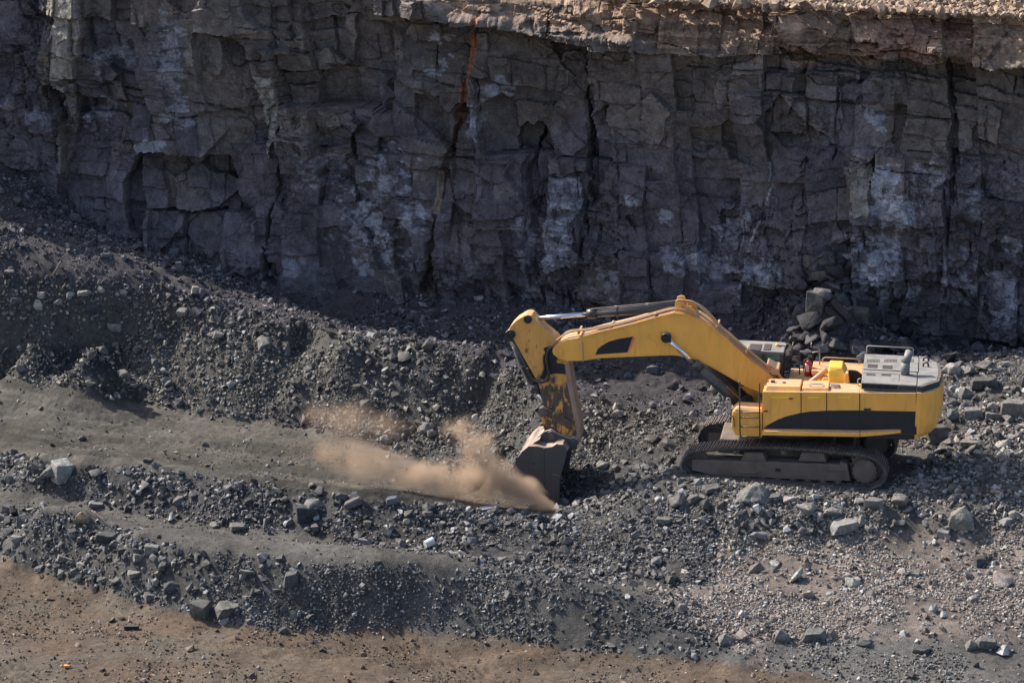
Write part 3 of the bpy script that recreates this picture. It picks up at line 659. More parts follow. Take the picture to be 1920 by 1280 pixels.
big = [np.concatenate([p_, q_]) for p_, q_ in zip(big, (hxp, hyp, hzp, np.full(len(hxp), 10), ha, hb, hsz))]
NB = 225
order = np.argsort(-big[6]); ind = order[:NB]; rest = order[NB:]
P = np.stack([gr[0], gr[1], gr[2] + gr[6] * rng.uniform(-.05, .3, len(gr[6]))], 1)
stuff_rocks('gravel', P, gr[6], tint_of(gr[3], len(P)), 'loose grey gravel and broken coal grit strewn over the pit floor and berms', 'gravel')
P = np.stack([big[0][rest], big[1][rest], big[2][rest] + big[6][rest] * rng.uniform(0, .3, len(rest))], 1)
stuff_rocks('rubble', P, big[6][rest], tint_of(big[3][rest], len(P)), 'mass of fist to head sized angular grey stones heaped on the berms and banks', 'rubble')
print('rocks', len(gr[0]), len(rest))

# pale broken stone on the edge of the upper bench
n = 5200; x = rng.uniform(3, 21, n); s_ = rng.random(n) ** 1.4 * 4.6; tz = 12.35 - .012 * x
P = np.stack([x, WBX(x) + s_ * 1.25 - .1, tz + s_ * .12 + .02], 1)
tt = np.array([.3, .215, .15]) * np.exp(rng.normal(0, .25, n))[:, None]
stuff_rocks('plateau_rubble', P, rng.uniform(.06, .3, n) * np.where(rng.random(n) < .1, 1.8, 1), np.clip(tt, 0, .6), 'pale tan broken stone lying along the lip above the rock face', 'rubble')

# rocks large enough to tell apart
def rock_obj(name, seed, dims, loc, rot, tint, npts=14, boxy=.6, verts=None, detail=True):
    r = random.Random(seed)
    if verts is None: V, F_ = rock_tpl(seed, npts, boxy)
    else:
        bm = bmesh.new(); [bm.verts.new(v) for v in verts]; bmesh.ops.convex_hull(bm, input=bm.verts[:])
        bmesh.ops.triangulate(bm, faces=bm.faces[:]); bm.verts.index_update(); V = np.array([v.co[:] for v in bm.verts]); F_ = np.array([[v.index for v in f.verts] for f in bm.faces]); bm.free()
    V = V * np.array(dims)
    if detail:
        bm = bmesh.new(); vs = [bm.verts.new(v) for v in V]
        for f in F_: bm.faces.new([vs[i] for i in f])
        bmesh.ops.recalc_face_normals(bm, faces=bm.faces[:])
        bmesh.ops.dissolve_limit(bm, angle_limit=.2, verts=bm.verts[:], edges=bm.edges[:])
        bmesh.ops.bevel(bm, geom=bm.edges[:], offset=min(dims) * .045, segments=1, affect='EDGES', clamp_overlap=True)
        bmesh.ops.triangulate(bm, faces=bm.faces[:])
        bmesh.ops.subdivide_edges(bm, edges=[e for e in bm.edges if e.calc_length() > max(dims) * .22], cuts=1 if max(dims) < .5 else 3, use_grid_fill=True)
        bmesh.ops.triangulate(bm, faces=bm.faces[:])
        bm.verts.index_update(); V = np.array([v.co[:] for v in bm.verts]); F_ = np.array([[v.index for v in f.verts] for f in bm.faces]); bm.free()
        dd = np.stack([vnoise(V[:, 0] * 4 + seed, V[:, 1] * 4 + V[:, 2] * 3, 3 + i) for i in range(3)], 1) - .5
        dd += .5 * (np.stack([vnoise(V[:, 0] * 11 + seed, V[:, 1] * 11 + V[:, 2] * 9, 7 + i) for i in range(3)], 1) - .5)
        V = V + dd * max(dims) * .05
    o = np_mesh(name, V, F_, M_rock, {'tint': np.tile(tint, (len(V), 1))})
    o.location = loc; o.rotation_euler = rot; return o
hero = [  # px, py of the centre, width px, height px, tint, kind of shape, label
 (116, 884, 44, 50, (.26, .26, .245), 'block', 'squared pale grey block standing upright on the left of the middle berm'),
 (577, 962, 40, 38, (.05, .052, .058), 'block', 'dark cubic boulder set among pale stones on the middle berm'),
 (376, 1141, 44, 38, (.1, .097, .09), 'block', 'dark squat boulder at the foot of the front berm by the brown road'),
 (430, 1139, 62, 34, (.13, .125, .115), 'slab', 'long flat topped boulder beside the dark squat one at the foot of the front berm'),
 (1413, 921, 78, 50, (.15, .148, .142), 'wedge', 'large wedge shaped boulder with a peaked top in front of the excavator tracks'),
 (1803, 968, 56, 52, (.21, .195, .17), 'peak', 'tall angular tan boulder standing by itself right of the excavator'),
 (1586, 986, 66, 38, (.24, .235, .225), 'slab', 'broad pale boulder with a flat bright top below the drive sprocket'),
 (1426, 1000, 50, 28, (.19, .18, .175), 'round', 'rounded grey boulder below the wedge shaped one'),
 (1640, 941, 42, 26, (.17, .165, .15), 'slab', 'tilted flat stone lying just below the rear end of the near track'),
 (1528, 1190, 48, 32, (.125, .132, .125), 'slab', 'greenish grey slab with a cracked side on the low ridge in the right foreground'),
 (1465, 1191, 34, 30, (.16, .155, .14), 'peak', 'angular grey boulder just left of the greenish slab'),
 (1905, 762, 56, 42, (.2, .19, .175), 'slab', 'big tilted pale slab cut by the right edge of the picture'),
 (1846, 716, 50, 32, (.1, .098, .092), 'slab', 'dark flat slab near the top of the rubble slope behind the counterweight'),
 (1786, 777, 34, 30, (.16, .155, .145), 'round', 'blunt grey boulder midway up the rubble slope behind the counterweight'),
 (1826, 775, 34, 28, (.19, .182, .17), 'block', 'grey faceted boulder with a bright ridge beside the blunt one'),
 (1811, 737, 32, 30, (.15, .145, .135), 'peak', 'upright brownish stone below the dark flat slab'),
 (1866, 781, 40, 26, (.17, .162, .15), 'slab', 'low grey stone right of the bright ridged boulder'),
 (1757, 812, 36, 42, (.1, .095, .092), 'block', 'shaded upright block touching the shadow behind the counterweight'),
 (1862, 760, 24, 22, (.22, .21, .19), 'peak', 'pointed pale stone between the low stone and the big tilted slab'),
 (1887, 682, 36, 18, (.2, .19, .17), 'round', 'pale rounded stone at the top edge of the rubble slope'),
 (1820, 830, 42, 20, (.2, .185, .165), 'slab', 'flat tan stone at the bottom of the rubble slope'),
 (1872, 921, 32, 12, (.32, .26, .19), 'slab', 'thin orange tan flat stone lying beyond the excavator shadow'),
 (1770, 1000, 26, 20, (.21, .205, .2), 'block', 'small squared pale block left of the tall tan boulder'),
 (1838, 1052, 26, 22, (.06, .062, .068), 'block', 'isolated dark block in the pale gravel of the right foreground'),
 (1715, 1075, 22, 14, (.2, .185, .16), 'block', 'small tan block alone in the middle of the pale gravel field'),
 (1850, 1205, 40, 30, (.14, .138, .13), 'slab', 'grey boulder at the right end of the low front ridge'),
 (1822, 1208, 32, 26, (.16, .155, .14), 'peak', 'grey boulder touching the one at the right end of the low front ridge'),
 (1728, 1218, 36, 18, (.07, .07, .07), 'slab', 'dark flat stone on the edge of the low front ridge'),
 (1620, 1205, 32, 18, (.08, .08, .08), 'peak', 'dark pointed stone in the middle of the low front ridge'),
 (1360, 1197, 34, 26, (.17, .165, .15), 'peak', 'grey angular stone on the right end of the fine gravel berm'),
 (1450, 932, 30, 16, (.13, .128, .12), 'slab', 'flat grey stone tucked at the right foot of the wedge shaped boulder'),
 (1527, 930, 20, 14, (.3, .295, .285), 'peak', 'small bright stone below the middle of the near track'),
 (1335, 915, 42, 20, (.12, .118, .112), 'slab', 'long grey slab left of the wedge shaped boulder'),
 (200, 1006, 44, 26, (.065, .068, .07), 'slab', 'dark flat slab leaning on the back of the front berm'),
 (155, 968, 30, 26, (.24, .18, .12), 'peak', 'tan pointed stone on the crest of the front berm'),
 (320, 1100, 36, 30, (.07, .07, .07), 'peak', 'dark angular boulder low on the coarse end of the front berm'),
 (285, 1030, 26, 22, (.2, .195, .18), 'block', 'pale squared block high on the coarse end of the front berm'),
 (258, 1046, 20, 18, (.18, .178, .165), 'block', 'grey square stone just below the pale squared block'),
 (282, 1118, 26, 20, (.13, .127, .12), 'block', 'grey block with a dark front at the lower left of the front berm'),
 (252, 1075, 34, 18, (.19, .185, .17), 'slab', 'pale flat stone in the middle of the coarse end of the front berm'),
 (218, 1018, 30, 22, (.07, .07, .072), 'peak', 'dark triangular stone beside the leaning flat slab'),
 (545, 1085, 34, 38, (.1, .1, .1), 'slab', 'broad dark slab lying flat in the fine gravel slope'),
 (445, 988, 34, 20, (.17, .165, .155), 'slab', 'pale flat stone at the foot of the middle berm on the grey strip'),
 (402, 983, 22, 16, (.22, .215, .2), 'round', 'light rounded stone at the foot of the middle berm'),
 (278, 862, 20, 12, (.09, .09, .088), 'slab', 'small dark stone alone near the edge of the haul road above the middle berm'),
 (385, 833, 14, 12, (.08, .08, .078), 'peak', 'small dark stone standing alone in the middle of the haul road'),
 (330, 848, 12, 8, (.38, .33, .26), 'round', 'tiny cream stone on the haul road'),
 (180, 944, 34, 16, (.2, .2, .19), 'slab', 'long pale stone at the front edge of the middle berm'),
 (15, 952, 22, 18, (.08, .08, .085), 'block', 'dark stone by the left picture edge on the grey strip'),
 (735, 938, 26, 20, (.14, .16, .19), 'slab', 'bluish layered stone on the crest of the middle berm near the dust'),
 (917, 953, 36, 14, (.3, .33, .4), 'slab', 'flat blue white stone just below the dust cloud'),
 (763, 978, 18, 16, (.42, .37, .28), 'round', 'cream coloured rounded stone on the middle berm'),
 (690, 980, 20, 26, (.15, .14, .12), 'round', 'upright brownish oval stone on the middle berm'),
 (1065, 1013, 24, 24, (.05, .05, .055), 'peak', 'dark broken stone in the slope left of the machine bench'),
 (1245, 975, 32, 18, (.16, .155, .145), 'slab', 'grey slab on the heap between the bucket and the near track'),
 (1300, 935, 26, 20, (.14, .135, .125), 'slab', 'tilted grey slab on top of the heap before the near track'),
 (1195, 1002, 26, 22, (.12, .118, .11), 'peak', 'grey angular stone low on the heap below the bucket shadow'),
 (1130, 870, 30, 24, (.2, .195, .175), 'round', 'pale rounded boulder on the slope between the bucket and the tracks'),
 (1196, 893, 16, 14, (.05, .05, .05), 'peak', 'small dark stone in the furrow between the bucket and the tracks'),
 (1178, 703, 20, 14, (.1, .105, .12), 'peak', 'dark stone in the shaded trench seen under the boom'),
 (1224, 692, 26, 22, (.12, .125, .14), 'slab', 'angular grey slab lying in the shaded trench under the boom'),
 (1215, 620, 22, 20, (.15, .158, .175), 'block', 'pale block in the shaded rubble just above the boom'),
 (72, 572, 20, 24, (.33, .31, .27), 'peak', 'bright upright stone on the crest of the rear bank near the left edge'),
 (112, 570, 26, 22, (.24, .225, .2), 'round', 'tan rounded stone on the rear bank crest beside the bright upright one'),
 (132, 553, 22, 18, (.3, .28, .24), 'peak', 'pale pointed stone above the tan rounded one on the rear bank'),
 (158, 550, 30, 16, (.3, .28, .24), 'slab', 'pale leaning slab on the rear bank crest'),
 (190, 542, 18, 18, (.28, .26, .23), 'peak', 'pale pointed stone right of the leaning slab on the rear bank'),
 (175, 578, 34, 24, (.055, .058, .068), 'slab', 'dark slab just under the crest of the rear bank'),
 (30, 562, 24, 14, (.09, .09, .1), 'block', 'dark block near the left edge below the rear bank crest'),
 (78, 552, 18, 16, (.27, .25, .22), 'block', 'light block above the bright upright stone'),
 (365, 545, 16, 20, (.3, .27, .21), 'block', 'cream upright block at the middle of the rear bank crest'),
 (232, 548, 18, 16, (.25, .235, .2), 'round', 'light rounded stone on the rear bank crest left of the cream block'),
 (214, 614, 34, 22, (.22, .21, .19), 'slab', 'pale stone in the band of stones on the rear bank slope'),
 (300, 630, 26, 16, (.09, .095, .11), 'peak', 'dark stone on the slope left of the shaded scoop in the rear bank'),
 (388, 718, 10, 8, (.4, .4, .38), 'round', 'tiny white stone low on the rear bank above the haul road'),
 (325, 471, 18, 14, (.15, .155, .17), 'block', 'lone grey block on the dark talus at the foot of the face'),
 (197, 450, 26, 10, (.12, .12, .12), 'slab', 'flat stone topping the little stack on the left talus'),
 (196, 464, 28, 12, (.14, .135, .13), 'slab', 'middle stone of the little stack on the left talus'),
 (198, 478, 26, 12, (.12, .12, .12), 'slab', 'lowest stone of the little stack on the left talus'),
 (165, 470, 16, 16, (.1, .1, .11), 'peak', 'grey stone leaning left of the little stack on the talus'),
 (335, 500, 14, 20, (.12, .12, .13), 'block', 'upright grey stone on the talus below the lone block'),
 (885, 627, 18, 14, (.12, .125, .14), 'peak', 'grey stone in the shaded rubble left of the stick top'),
 (840, 566, 26, 14, (.12, .122, .135), 'slab', 'flat stone on the talus below the dark crevice of the face'),
 (875, 515, 30, 28, (.1, .1, .115), 'slab', 'leaning dark slab at the base of the face right of the crevice'),
 (1525, 486, 40, 30, (.12, .115, .1), 'block', 'brown grey block crowning the rock stack against the face'),
 (1541, 512, 46, 26, (.14, .13, .105), 'slab', 'layered tan slab second from the top of the rock stack against the face'),
 (1528, 533, 50, 16, (.1, .095, .085), 'slab', 'dark thin slab under the tan layered one in the rock stack'),
 (1573, 552, 52, 36, (.085, .085, .088), 'wedge', 'smooth dark wedge sliding off the right side of the rock stack'),
 (1530, 568, 40, 46, (.09, .088, .08), 'block', 'large cracked block in the middle of the rock stack'),
 (1606, 590, 56, 34, (.09, .086, .078), 'block', 'broad brown grey block at the lower right of the rock stack'),
 (1672, 600, 26, 36, (.08, .08, .085), 'block', 'upright dark block right of the rock stack'),
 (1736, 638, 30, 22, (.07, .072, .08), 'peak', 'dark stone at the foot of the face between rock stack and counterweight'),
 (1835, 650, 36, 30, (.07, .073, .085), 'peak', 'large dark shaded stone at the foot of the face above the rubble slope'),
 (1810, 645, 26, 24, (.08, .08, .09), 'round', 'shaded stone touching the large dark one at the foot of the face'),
]
UC = [(-.5, -.5, -.5), (.5, -.45, -.5), (-.48, .5, -.5), (.5, .5, -.45), (-.5, -.42, .48), (.46, -.5, .42), (-.42, .46, .5), (.5, .44, .5)]
SH = {'block': UC,
      'slab': [(-.5, -.4, -.5), (.5, -.3, -.5), (-.4, .5, -.5), (.45, .5, -.5), (-.45, -.45, .3), (.25, -.5, .5), (-.3, .45, .35), (.5, .3, .45), (.5, -.3, .1), (-.5, .1, .1)],
      'wedge': [(-.5, -.35, -.5), (.5, -.3, -.5), (-.45, .5, -.5), (.5, .5, -.4), (-.05, -.2, .42), (.12, .0, .5), (.05, .5, .4), (.42, .1, .1), (-.3, -.45, -.2), (.3, -.5, -.3)],
      'peak': [(-.5, -.3, -.5), (.45, -.4, -.5), (-.4, .5, -.5), (.5, .4, -.5), (-.42, -.4, .1), (-.1, -.15, .5), (.1, .2, .46), (.4, -.3, .1), (.5, .2, -.05), (-.3, .4, .2), (0, -.5, -.1)]}
for i, (a, b_, w, h, tn, shp, lab) in enumerate(hero):
    onf = (1460 < a < 1700 and b_ < 620) or a == 875
    base = b_ + h * .42
    if onf:                                                  # resting on the heap or against the face itself
        ii = np.argmin((fpx - a) ** 2 + (fpy - base) ** 2); x, y, z = XX.ravel()[ii], YY.ravel()[ii] - .1, ZZ.ravel()[ii]
        g_ = onground(a, base)
        if g_[1] < y: x, y, z = g_
    else: x, y, z = onground(a, base)
    dep = (y - CAM[1]) * cp - (z - CAM[2]) * sp; m_ = dep / FPX
    sw = w * m_; dpt = sw * random.uniform(.6, .85) if shp != 'slab' else sw * .65
    hh = max(.35 * h * m_, h * m_ * .98 - dpt * .3) * (1.06)
    dpt = min(dpt, .9 * h * m_ / .32)
    rz = random.uniform(-.5, .5) + (0.45 if shp == 'block' and i == 0 else 0)
    if shp == 'round': ob = rock_obj('boulder', 500 + i, (sw, dpt, hh * 1.1), (x, y + dpt * .3, z + hh * .4), (0, 0, rz), tuple(.85 * c for c in tn), 20, .25)
    else:
        rr = random.Random(900 + i); vs = [tuple(c + rr.uniform(-.07, .07) for c in v) for v in SH[shp]]
        ob = rock_obj('boulder', 500 + i, (sw * (.86 if abs(rz) > .2 else 1), dpt, hh), (x, y + dpt * .3, z + hh * .42), (rr.uniform(-.12, .12), rr.uniform(-.15, .15) + (.1 if shp == 'slab' else 0), rz), tuple(.85 * c for c in tn), verts=vs)
    tag(ob, lab, 'boulder' if w > 24 else 'stone', 'large rocks lying about the pit')
GL = {1: ('loose dark stone lying on the brown dirt road', 'single stones on the brown road'), 2: ('angular grey rock on the face of the front berm', 'rocks on the front berm'), 3: ('loose stone lying on the grey strip between the berms', 'stones on the grey strip'),
      4: ('angular grey rock on the middle berm and heap by the bucket', 'rocks on the middle berm'), 5: ('loose stone on the haul road', 'stones on the haul road'), 6: ('angular grey rock on the slope of the rear bank', 'rocks on the rear bank'),
      7: ('tan grey rock in the pale gravel field of the right foreground', 'rocks in the gravel field'), 8: ('rock on the dark gritty ground of the lower right', 'rocks on the lower right ground'), 9: ('angular grey rock in the rubble around the excavator bench', 'rocks around the excavator bench'), 10: ('dark shaded rock on the talus below the face', 'rocks on the shaded talus')}
LM = [(116, 884, 'the squared pale block on the middle berm'), (577, 962, 'the dark cubic boulder'), (400, 1141, 'the squat boulder by the brown road'), (1413, 921, 'the wedge shaped boulder'), (1803, 968, 'the tall tan boulder'), (1586, 986, 'the broad pale boulder'), (1528, 1190, 'the greenish slab'),
      (1905, 762, 'the big tilted slab at the picture edge'), (1846, 716, 'the dark flat slab behind the counterweight'), (200, 1006, 'the dark slab on the front berm'), (285, 1030, 'the pale squared block on the front berm'), (545, 1085, 'the broad slab in the fine gravel'), (797, 1030, 'the white plastic tub'), (1130, 870, 'the rounded boulder right of the bucket'),
      (1224, 692, 'the slab in the trench under the boom'), (90, 565, 'the bright upright stone on the rear bank'), (365, 545, 'the cream upright block on the rear bank'), (300, 630, 'the dark stone above the shaded scoop'), (325, 471, 'the lone grey block on the talus'), (197, 464, 'the little stone stack on the left talus'), (885, 627, 'the stone left of the stick top'),
      (1535, 540, 'the rock stack against the face'), (1835, 650, 'the large dark stone under the face'), (1020, 900, 'the bucket'), (1290, 870, 'the front end of the near track'), (1640, 915, 'the drive sprocket'), (1740, 790, 'the counterweight'), (800, 560, 'the foot of the dark crevice'), (1050, 520, 'the foot of the pale banded pillar'), (690, 790, 'the faint dust over the bank foot'), (550, 700, 'the middle of the rear bank'), (1183, 780, 'the trench edge below the boom'), (127, 1252, 'the orange scrap'), (1850, 1205, 'the grey boulder pair on the low ridge'), (1715, 1075, 'the small tan block in the gravel field')]
used_lab = {}
def rock_label(a, b_, tone, fl):
    k = min(range(len(LM)), key=lambda i_: (LM[i_][0] - a) ** 2 + (LM[i_][1] - b_) ** 2); dx, dy = a - LM[k][0], b_ - LM[k][1]
    side = ('right of' if dx > 0 else 'left of') if abs(dx) > 1.3 * abs(dy) else ('below' if dy > 0 else 'above')
    dist = math.hypot(dx, dy); far_ = 'just ' if dist < 45 else ('' if dist < 100 else 'well ')
    key = (tone, fl, far_, side, k); n_ = used_lab.get(key, 0); used_lab[key] = n_ + 1
    o_ = ('', 'second ', 'third ', 'fourth ', 'fifth ', 'sixth ', 'seventh ', 'eighth ')[min(n_, 7)]
    return f'{o_}{tone} {fl} rock {far_}{side} {LM[k][2]}'
protos = []
for i in range(12):
    for_t = rock_obj('rock', 700 + i, (1, 1, 1), (0, 0, -50), (0, 0, 0), (.1, .1, .1), 11 + i % 4, .62 + .03 * i)
    protos.append(for_t)
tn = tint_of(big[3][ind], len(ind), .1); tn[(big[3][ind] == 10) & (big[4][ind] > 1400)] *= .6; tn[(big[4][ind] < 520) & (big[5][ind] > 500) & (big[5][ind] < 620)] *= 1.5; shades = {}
for q_, k in enumerate(ind):
    pr = protos[q_ % 12]; zc = int(big[3][k]); lv = int(np.clip(round(math.log(tn[q_].mean() / .12) * 2), -3, 3)); key = (q_ % 12, zc, lv)
    if key not in shades:
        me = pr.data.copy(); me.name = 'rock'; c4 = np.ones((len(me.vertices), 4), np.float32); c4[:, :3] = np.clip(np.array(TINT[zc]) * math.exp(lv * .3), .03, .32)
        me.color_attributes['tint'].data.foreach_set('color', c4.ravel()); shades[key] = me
    o = bpy.data.objects.new('rock', shades[key]); col.objects.link(o)
    d = big[6][k]; o.scale = (d * random.uniform(.9, 1.3), d * random.uniform(.8, 1.1), d * random.uniform(.55, .95))
    o.location = (big[0][k], big[1][k], big[2][k] + d * random.uniform(.1, .25)); o.rotation_euler = (random.gauss(0, .35), random.gauss(0, .35), random.uniform(0, 6.28))
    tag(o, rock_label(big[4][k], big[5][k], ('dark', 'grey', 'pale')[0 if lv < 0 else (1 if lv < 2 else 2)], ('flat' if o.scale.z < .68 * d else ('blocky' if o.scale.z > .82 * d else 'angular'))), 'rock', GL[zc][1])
for p in protos: bpy.data.objects.remove(p)
# ================================================================== EXCAVATOR
ex = empty('excavator', tuple(MO), -A_U)
tag(ex, 'large yellow tracked excavator with black side sweep, digging below the rock face', 'excavator')
def Lc(px, py, yl, A=A_U):
    """machine coordinates (length, height) of a picture position on the upright plane yl across the machine"""
    r = ray(px, py); n = (math.sin(A), math.cos(A))
    c = (CAM[0] - MO[0]) * n[0] + (CAM[1] - MO[1]) * n[1]; t = (yl - c) / (r[0] * n[0] + r[1] * n[1])
    x = CAM[0] + r[0] * t - MO[0]; y = CAM[1] + r[1] * t - MO[1]
    return x * math.cos(A) - y * math.sin(A), CAM[2] + r[2] * t
def LP(pts, yl, A=A_U): return [Lc(a, b_, yl, A) for a, b_ in pts]
def V3(px, py, yl, A=A_U):
    x, z = Lc(px, py, yl, A); return Vector((x, yl, z))
def disc(mb, c, r, y0, y1, n=28): return mb.cyl((c[0], y0, c[1]), (c[0], y1, c[1]), r, n=n)
# ---- crawler tracks
LOOP = [(1276, 878), (1279, 863), (1288, 851), (1305, 845), (1345, 841), (1400, 838), (1450, 838), (1500, 841), (1555, 846), (1590, 850), (1620, 854), (1642, 862), (1656, 876), (1660, 892), (1654, 908), (1640, 917), (1620, 920), (1580, 918), (1500, 914), (1400, 908), (1325, 902), (1292, 896)]
lp = [Vector((x, z)) for x, z in LP(LOOP, -1.85, A_T)]
def closed_path(P, n):
    Q = []
    m = len(P)
    for i in range(m):
        a, b_, c, d = P[i - 1], P[i], P[(i + 1) % m], P[(i + 2) % m]
        for k in range(8):
            t = k / 8; Q.append(.5 * ((2 * b_) + (c - a) * t + (2 * a - 5 * b_ + 4 * c - d) * t * t + (3 * b_ - a - 3 * c + d) * t ** 3))
    L_ = [0]
    for i in range(len(Q)): L_.append(L_[-1] + (Q[(i + 1) % len(Q)] - Q[i]).length)
    out = []
    for k in range(n):
        s = L_[-1] * k / n
        i = max(j for j in range(len(Q)) if L_[j] <= s); t = (s - L_[i]) / max(1e-9, L_[i + 1] - L_[i])
        p = Q[i].lerp(Q[(i + 1) % len(Q)], t); tg = (Q[(i + 1) % len(Q)] - Q[i]).normalized(); out.append((p, tg))
    return out, L_[-1]
SH_N = 62
path, per = closed_path(lp, SH_N)
cen = sum(lp, Vector((0, 0))) / len(lp)
def crawler(yc):
    pw = per / SH_N; mb = MB()
    for p, tg in path:
        nn = Vector((-tg.y, tg.x))
        if nn.dot(p - cen) < 0: nn = -nn
        M = Matrix(((tg.x, 0, nn.x, p.x), (0, 1, 0, yc), (tg.y, 0, nn.y, p.y), (0, 0, 0, 1)))
        mb.box((-pw * .47, -.37, -.045), (pw * .47, .37, -.012), mat=M)                 # shoe plate
        for gxx in (-.42, -.02, .36): mb.box((pw * gxx - .011, -.37, -.012), (pw * gxx + .011, .37, .03), mat=M)
        mb.box((-pw * .5, -.20, -.15), (pw * .38, -.12, -.045), mat=M); mb.box((-pw * .5, .12, -.15), (pw * .38, .20, -.045), mat=M)   # links
    tr = mb.build('crawler_track', M_track, ex); tr.rotation_euler = (0, 0, -(A_T - A_U))
    s = -1 if yc < 0 else 1
    fr = [(1297, 862), (1350, 864), (1585, 872), (1591, 901), (1560, 902), (1352, 892), (1330, 890), (1297, 882)]
    y0 = yc - .30; P_ = LP(fr, -1.75, A_T)
    m = MB().prism(P_, y0, yc + .30, .02)
    for q0, q1 in ((1392, 1432), (1500, 1545)):
        m.prism(LP([(q0 - 4, 866), (q0 + 2, 850), (q1 - 2, 851), (q1 + 4, 868)], -1.75, A_T), y0 + .06, yc + .3, .03)
    m.prism(LP([(1574, 866), (1588, 870), (1594, 901), (1586, 902)], -1.75, A_T), y0 - .02, yc + .28, .01)
    m.prism(LP([(1385, 884), (1418, 885), (1418, 888), (1385, 887)], -1.75, A_T), y0 - .04, y0 + .02, .005)
    m.prism(LP([(1545, 878), (1582, 879.5), (1582, 882), (1545, 880.5)], -1.75, A_T), y0 - .04, y0 + .02, .005)
    f = m.build('track_frame', M_frame, tr)
    MB().prism(LP([(1454, 878), (1463, 878.5), (1463, 883.5), (1454, 883)], -1.75, A_T), y0 - .025, y0 - .004).build('frame_slot', M_vent, tr)
    c = Lc(1620, 886, -1.85, A_T); m = MB()
    disc(m, c, .47, yc - .07, yc + .07, 36); disc(m, c, .355, yc - .34, yc + .32, 32); disc(m, c, .30, yc - .365, yc - .34, 32)
    for k in range(15):
        t = 2 * math.pi * k / 15; M = Matrix.Translation((c[0], yc, c[1])) @ Matrix.Rotation(-t, 4, 'Y')
        m.box((.44, -.05, -.05), (.55, .05, .05), mat=M)
        M = Matrix.Translation((c[0], yc - .30, c[1])) @ Matrix.Rotation(-t, 4, 'Y'); m.box((.35, -.03, -.025), (.385, .01, .025), mat=M)
    m.build('sprocket', M_frame, tr)
    c = Lc(1304, 873, -1.85, A_T); m = MB(); disc(m, c, .36, yc - .1, yc + .1, 32); disc(m, c, .16, yc - .22, yc + .22); m.build('idler_wheel', M_track, tr)
    for q in (1377, 1467, 1557):
        c = Lc(q, 851, -1.85, A_T); m = MB(); disc(m, c, .10, yc - .2, yc + .2, 16); disc(m, c, .05, yc - .27, yc - .2, 12); m.build('carrier_roller', M_frame, tr)
    for k in range(9):
        q = 1345 + k * 28; c = Lc(q, 894 + k * 1.15, -1.85, A_T); m = MB(); disc(m, c, .125, yc - .24, yc + .24, 18); disc(m, c, .06, yc - .29, yc - .24, 12); m.build('track_roller', M_frame, tr)
    return tr
crawler(-1.42); crawler(1.38)
m = MB(); m.box((-1.3, -1.1, .25), (1.7, 1.1, .75), .08); m.box((-1.9, -1.15, .3), (-1.2, 1.15, .6), .05); m.box((1.6, -1.15, .3), (2.3, 1.15, .6), .05); m.build('car_body', M_frame, ex)
m = MB(); m.cyl((.2, 0, .75), (.2, 0, 1.05), 1.05, n=48); m.cyl((.2, 0, 1.05), (.2, 0, 1.2), 1.2, n=48); m.build('swing_ring', M_dark, ex)
# ---- upper structure: deck
m = MB(); m.box((-.9, -1.45, 1.16), (3.95, 1.55, 1.42), .03); m.box((-1.6, -.55, 1.2), (-.9, .55, 1.5), .03); m.build('main_deck', M_dark, ex)
# ---- near side housing with panel joints
def side_run(px0, px1, topy, y0=-1.72, y1=-.72, name='side_panel'):
    t0 = 734 + (px0 - 1431) * .0104; t1 = 734 + (px1 - 1431) * .0104; b0 = 806 + (px0 - 1429) * .0311; b1 = 806 + (px1 - 1429) * .0311
    P_ = LP([(px0, t0), (px1, t1), (px1, b1), (px0, b0)], y0)
    return MB().prism(P_, y0, y1, .016, 2).build(name, M_yel, ex)
joints = [1430, 1502, 1550, 1612, 1718]
sp_ = []
for a, b_ in zip(joints[:-1], joints[1:]): sp_.append(side_run(a + .18, b_ - .18, 0))
# sweep of black paint along the panels
top_c = [(1431, 803), (1440, 796), (1459, 786), (1475, 780), (1502, 773.5), (1521, 771), (1550, 769.5), (1580, 769), (1612, 769), (1650, 769.8), (1717, 771)]
def sweep(x0, x1, par):
    xs = [x0] + [p[0] for p in top_c if x0 < p[0] < x1] + [x1]
    up = [(x, np.interp(x, *zip(*top_c))) for x in xs]; bt = [(x, 805.4 + (x - 1429) * .0311) for x in (x1, x0)]
    if abs(up[0][1] - bt[1][1]) < .8: bt = bt[:1] + [(x0, up[0][1] + .8)]
    o = MB().prism(LP(up + bt, -1.725), -1.726, -1.70).build('black_stripe', M_black, par)
for (a, b_), pr in zip(zip(joints[:-1], joints[1:]), sp_): sweep(max(a, 1431) + .5, b_ - .5, pr)
for (a, b_), pr in zip(((1446, 1480), (1515, 1536), (1572, 1594)), sp_):
    MB().prism(LP([(a, 743), (b_, 743.4), (b_, 747), (a, 746.6)], -1.725), -1.735, -1.71, .004).build('panel_handle', M_handle, pr)
MB().prism(LP([(1620, 765), (1633, 765), (1633, 771.5), (1620, 771.5)], -1.73), -1.745, -1.71, .006).build('latch', M_dark, sp_[3])
MB().prism(LP([(1478, 745.5), (1488, 745.8), (1484, 748.5), (1480, 748)], -1.73), -1.75, -1.71, .004).build('latch', M_dark, sp_[0])
MB().prism(LP([(1431, 769), (1440, 769), (1440, 771.4), (1431, 771.4)], -1.73), -1.75, -1.71, .004).build('latch', M_dark, sp_[0])
for q_, pr in zip((1502, 1550, 1612, 1718), sp_):
    MB().prism(LP([(q_ - .55, 735 + (q_ - 1431) * .0104), (q_ + .55, 735 + (q_ - 1431) * .0104), (q_ + .55, 805.5 + (q_ - 1429) * .0311), (q_ - .55, 805.5 + (q_ - 1429) * .0311)], -1.725), -1.729, -1.70).build('panel_seam', M_vent, pr)
